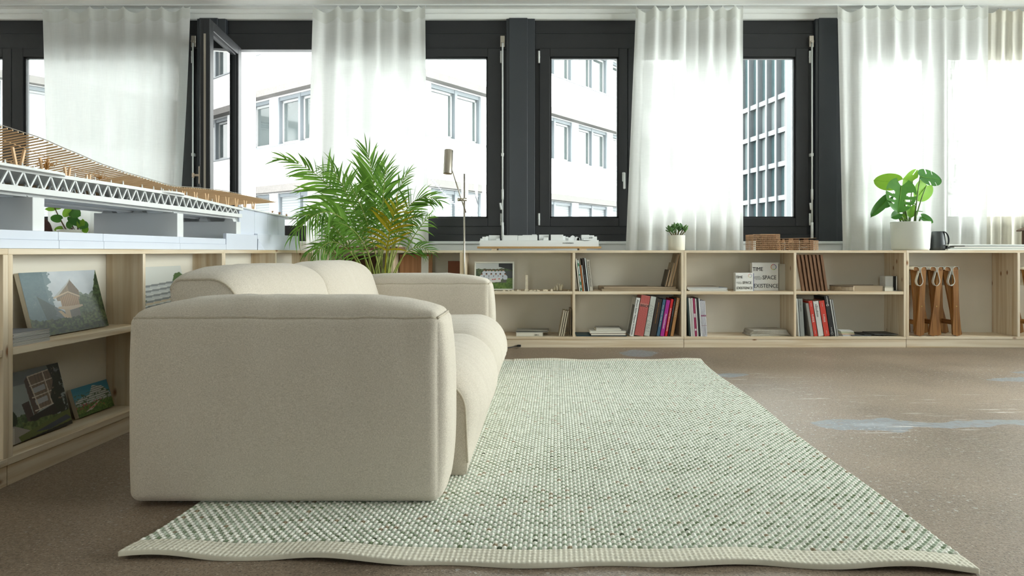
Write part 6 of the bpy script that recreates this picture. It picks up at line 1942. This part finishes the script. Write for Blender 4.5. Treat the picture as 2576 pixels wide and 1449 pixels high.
# ------------------------------------------------------------------ boards on top, right edge
gl_edge = pm('pale_green_board', S((214, 222, 216)), .35, var=.03)
z = ZT + .0006
for k, (a_, b_, h_, c, lab) in enumerate(((2376, 2700, .011, (222, 224, 220), 'white foam board lowest of the pile on the bookcase'), (2384, 2690, .008, (196, 204, 200), 'pale green board second in the pile on the bookcase'), (2392, 2705, .010, (228, 228, 224), 'white foam board third in the pile on the bookcase'), (2420, 2695, .007, (150, 156, 156), 'grey board fourth in the pile on the bookcase'), (2378, 2700, .010, (224, 228, 226), 'white foam board topmost of the pile on the bookcase'))):
    b = thing('foam_board', lab, 'board', (fX((a_ + b_) / 2, 5.4), 5.46, z), (0, 0, math.radians((.4, -.6, .3, -.4, .5)[k])), 'boards piled by the cream curtain')
    w = (fX(b_, 5.4) - fX(a_, 5.4)) / 2
    part('sheet', MB().cbox(-w, w, -.1, .1, 0, h_, .001), cmat(c), b, local=True)
    z += h_ + .0003
hm = thing('house_model', 'small dark wooden house model at the right picture edge', 'architectural model', (fX(2592, 5.45), 5.45, z))
hx = fX(2592, 5.45)
part('walls', MB().box(hx - .04, hx + .09, 5.41, 5.49, z, z + .12), dark_wood, hm)
part('roof', MB().prism([(hx - .075, z + .115), (hx - .07, z + .108), (hx + .10, z + .19), (hx + .10, z + .20)], 1, 5.39, 5.51), dark_wood, hm)

# ------------------------------------------------------------------ cable at the plinth
cb_ = thing('power_cable', 'black power cable with a plug box at the bookcase plinth', 'cable', (fX(1300, 5.3), 5.30, 0))
x = fX(1306, 5.31)
part('plug_box', MB().cbox(x - .016, x + .014, 5.300, 5.322, .008, .024, .002), black_rubber, cb_)
part('cord', MB().tube([bez([Vector((x - .016, 5.31, .014)), Vector((x - .06, 5.30, .006)), Vector((x - .16, 5.2, .004)), Vector((x - .3, 5.1, .004))], k / 14) for k in range(15)], .0035, 7), black_rubber, cb_)

# ------------------------------------------------------------------ prints leaning in the left bookcase
def print_board(name, label, y0, y1, zb, h, xb, pic, th=.018):
    """stretched print leaning back against the middle panel; bottom edge at x = xb"""
    lean = math.asin(min(.9, (xb - (XP + .004 + th * .9)) / h))
    t = thing(name, label, 'print', (xb, (y0 + y1) / 2, zb + th * math.sin(lean) + .0003), group='prints leaning in the left bookcase')
    up = Vector((-math.sin(lean), 0, math.cos(lean))); nb = Vector((math.cos(lean), 0, math.sin(lean)))
    M = frame((0, -(y1 - y0) / 2, 0), (0, 1, 0), up)     # local x along +Y, y up, z = outwards (+X)
    w = y1 - y0
    mb = MB().cbox(0, w, 0, h, -th, -.0005, .0012, M)
    part('canvas_block', mb, cmat((214, 206, 190)), t, local=True)
    picture_mesh('printed_image', pic, w, h, t, M)
    return t
# 1: timber house among trees
p = Pic(290, 165)
p.fill(np.ones_like(p.U), (190, 200, 208)); p.fill(p.V > .5, np.array((206, 212, 218)) / 255, .6)
cl = fbm(p.U * 5, p.V * 4, 2); p.fill((cl - .4).clip(0, 1) * 2, (226, 230, 234), .7)
p.trees(.62, (92, 108, 96), (140, 152, 132), 40, 16, .05, x0=.60)
p.trees(1.02 - 0 * p.U, (96, 116, 124), (140, 158, 160), 41, 15, .03, x1=.27)
p.fill((p.U < .30 + .05 * (fbm(p.U * 3, p.V * 12, 77) - .5) * 4) & (p.V > .15) & (fbm(p.U * 26, p.V * 22, 5) > .30), np.array((104, 126, 132)) / 255, .85)
p.trees(1.0 - (1 - p.U) * 3.2, (44, 60, 38), (88, 108, 66), 42, 16, .08, x0=.86)
p.trees(.55, (70, 86, 66), (112, 128, 96), 43, 18, .06, x0=.62, x1=.92)
p.poly([(.14, .62), (.5, .28), (.52, .2), (.2, .22)], (74, 84, 82), .7)
p.poly([(.33, .575), (.55, .80), (.60, .87), (.615, .87), (.56, .78), (.40, .575)], (188, 190, 188))
p.poly([(.37, .565), (.55, .77), (.60, .85), (.69, .66), (.68, .52), (.38, .52)], (156, 138, 116))
p.poly([(.60, .85), (.69, .66), (.68, .58), (.56, .66), (.555, .77)], (126, 110, 94)); p.fill(inpoly(p.U, p.V, [(.37, .565), (.55, .77), (.60, .85), (.69, .66), (.68, .52), (.38, .52)]) & (np.sin(p.U * 330) > .6), (112, 96, 80), .7)
p.poly([(.34, .56), (.54, .645), (.68, .555), (.69, .57), (.54, .665), (.33, .58)], (206, 184, 154))
p.poly([(.42, .56), (.54, .63), (.66, .55), (.66, .40), (.42, .40)], (180, 150, 118))
p.fill(inpoly(p.U, p.V, [(.42, .56), (.54, .63), (.66, .55), (.66, .40), (.42, .40)]) & (np.sin(p.U * 260) > .5), (140, 112, 86), .8)
p.poly([(.36, .40), (.52, .34), (.70, .40), (.70, .43), (.52, .42), (.38, .43)], (198, 178, 152))
p.poly([(.50, .35), (.64, .38), (.64, .22), (.50, .18)], (116, 112, 104)); p.poly([(.44, .38), (.51, .36), (.51, .19), (.45, .22)], (188, 170, 144))
p.poly([(.36, .36), (.40, .36), (.52, .18), (.46, .17)], (196, 172, 140))
p.poly([(.42, .19), (.68, .24), (.68, .21), (.46, .145)], (188, 176, 152))
p.trees(.22 + .10 * np.abs(p.U - .45), (40, 52, 30), (92, 106, 60), 44, 16, .05)
p.trees(.30, (52, 64, 38), (112, 126, 76), 45, 20, .07, x0=.66)
p.trees(.10, (34, 44, 26), (70, 84, 44), 46, 16, .04)
print_board('print_panel', 'large print of a timber house among trees leaning on the upper shelf', 2.405, 2.822, ZSH, .242, -1.808, p)
# 2: dark tower block
p = Pic(230, 160)
p.fill(np.ones_like(p.U), (150, 158, 156)); n_ = fbm(p.U * 4, p.V * 3, 6); p.fill(((n_ - .35) * 2).clip(0, 1), (112, 118, 120), .8); p.fill((.55 - p.V).clip(0, 1), (206, 212, 204), .9)
p.fill((p.V > .8), (92, 96, 100), .6)
p.trees(.36, (54, 70, 46), (98, 114, 74), 51, 16, .05, x0=.0, x1=.5)
p.fill(((p.U - .30) / .055) ** 2 + ((p.V - .36) / .12) ** 2 < 1 + .6 * (fbm(p.U * 30, p.V * 30, 3) - .5), (48, 58, 36))
p.fill(((p.U - .06) / .06) ** 2 + ((p.V - .32) / .08) ** 2 < 1, (142, 96, 66), .7)
p.poly([(.44, .52), (.53, .54), (.55, .26), (.47, .22)], (74, 62, 56))
p.poly([(.53, .84), (.57, .90), (.63, .36), (.555, .30)], (92, 76, 68))
p.poly([(.57, .90), (.92, .94), (.94, .42), (.63, .36)], (126, 108, 94))
for a in (.66, .70, .74, .78, .82, .86): p.poly([(a, .91), (a + .012, .91), (a + .03, .39), (a + .018, .39)], (104, 88, 76), .7)
for v0 in (.70, .52): p.poly([(.60, v0), (.76, v0 + .03), (.765, v0 - .05), (.61, v0 - .075)], (176, 176, 178))
for v0 in (.905, .76, .58, .38): p.poly([(.575, v0 - .005), (.93, v0 + .04), (.93, v0 + .025), (.578, v0 - .022)], (206, 194, 178))
p.poly([(.57, .90), (.585, .90), (.645, .36), (.63, .36)], (206, 194, 178)); p.poly([(.765, .925), (.78, .926), (.81, .39), (.795, .388)], (206, 194, 178))
p.poly([(.49, .30), (.94, .42), (.96, .26), (.52, .16)], (46, 40, 34))
p.fill(inpoly(p.U, p.V, [(.84, 1.0), (1, 1), (1, .2), (.86, .2), (.80, .5), (.88, .75)]) & (fbm(p.U * 22, p.V * 22, 13) > .33), (44, 48, 34))
p.trees(.24, (70, 84, 46), (116, 128, 74), 53, 14, .03, x0=.4)
p.poly([(0, .25), (.30, .25), (.62, .0), (0, 0)], (150, 144, 136)); p.poly([(.06, 0), (.26, .22), (.30, .22), (.26, 0)], (182, 176, 168))
p.poly([(.32, .08), (1, .24), (1, 0), (.34, 0)], (98, 104, 58)); p.poly([(.52, .07), (.95, .17), (1, .10), (.7, .04)], (66, 72, 82)); p.poly([(.3, .0), (1, .0), (1, .06)], (40, 38, 30))
print_board('print_panel', 'print of a dark tower block leaning on the bottom board', 2.212, 2.603, .0917, .244, -1.808, p)
# 3: small print with blue sky
p = Pic(160, 90)
p.fill(np.ones_like(p.U), (70, 140, 168)); p.fill((.9 - p.V).clip(0, 1), (170, 206, 212), .8)
p.poly([(.02, .55), (.2, .62), (.42, .66), (.56, .95), (.66, .9), (.82, .84), (.98, .55), (1, .3), (0, .25)], (150, 160, 158))
p.fill(inpoly(p.U, p.V, [(.02, .55), (.2, .62), (.42, .66), (.56, .95), (.66, .9), (.82, .84), (.98, .55), (1, .3), (0, .25)]) & (np.sin(p.V * 90 + 4 * fbm(p.U * 6, p.V * 6, 2)) > .2), (222, 226, 222))
p.fill((fbm(p.U * 16, p.V * 16, 22) > .60) & (p.V < .75), (84, 104, 74), .9)
p.trees(.36, (74, 104, 52), (126, 146, 82), 61, 12, .05); p.poly([(.2, .12), (.6, .36), (.66, .36), (.34, .1)], (200, 190, 176))
p.fill((fbm(p.U * 30, p.V * 18, 24) > .62) & (p.V < .42) & (p.V > .18) & (p.U < .75), (182, 84, 92)); p.trees(.12, (66, 92, 44), (110, 134, 72), 63, 12, .03)
print_board('print_panel', 'small bright print with a blue sky leaning on the bottom board', 2.675, 2.897, .0917, .120, -1.832, p)
# 4: white terraces with trees, behind the sofa
p = Pic(110, 70)
p.fill(np.ones_like(p.U), (214, 218, 214)); p.fill(p.V > .6, (222, 222, 214), .5)
p.fill(((p.U - .14) / .2) ** 2 + ((p.V - .45) / .32) ** 2 < .9 + .7 * (fbm(p.U * 16, p.V * 12, 5) - .5), (76, 100, 56)); p.fill(((p.U - .92) / .14) ** 2 + ((p.V - .62) / .25) ** 2 < .9 + .7 * (fbm(p.U * 16, p.V * 12, 8) - .5), (76, 104, 56))
for k in range(5): p.poly([(.24, .62 - k * .10), (.94, .70 - k * .10), (.94, .66 - k * .10), (.24, .58 - k * .10)], (134, 138, 140)); p.poly([(.30, .585 - k * .1), (.9, .655 - k * .1), (.9, .62 - k * .1), (.30, .545 - k * .1)], (212, 196, 172) if k > 2 else (196, 200, 200))
p.trees(.2, (50, 62, 40), (100, 116, 70), 64, 12, .05)
print_board('print_panel', 'print of white terraces between green trees, half hidden by the sofa back', 2.965, 3.50, ZSH, .245, -1.812, p)
# 5: pale blue print further along
p = Pic(60, 40)
p.fill(np.ones_like(p.U), (176, 196, 214)); p.fill(fbm(p.U * 4, p.V * 4, 3) - .2, (214, 222, 226), .8); p.trees(.35, (104, 122, 96), (150, 162, 128), 70, 8, .06)
print_board('print_panel', 'pale blue print in the third bay, almost hidden by the sofa back', 3.72, 4.02, ZSH, .235, -1.82, p)
z = ZSH
rm = random.Random(8)
for k in range(12):
    hh = rm.uniform(.0028, .0042)
    x0 = -1.872 + rm.uniform(0, .004)
    b = thing('magazine', 'thin magazine in the flat pile left of the house print', 'magazine', (-1.80, 2.30, z), (0, 0, math.radians(rm.uniform(-2, 2))), 'flat magazine pile by the house print')
    part('cover', MB().box(-.07, .062, -.085, .085, 0, .0006).box(-.07, .062, -.085, .085, hh - .0006, hh), cmat(((206, 208, 212), (150, 156, 168), (186, 190, 196), (120, 124, 134))[k % 4]), b, local=True)
    part('pages', MB().box(-.069, .061, -.084, .084, .0007, hh - .0007), page_mat, b, local=True)
    z += hh + .0002
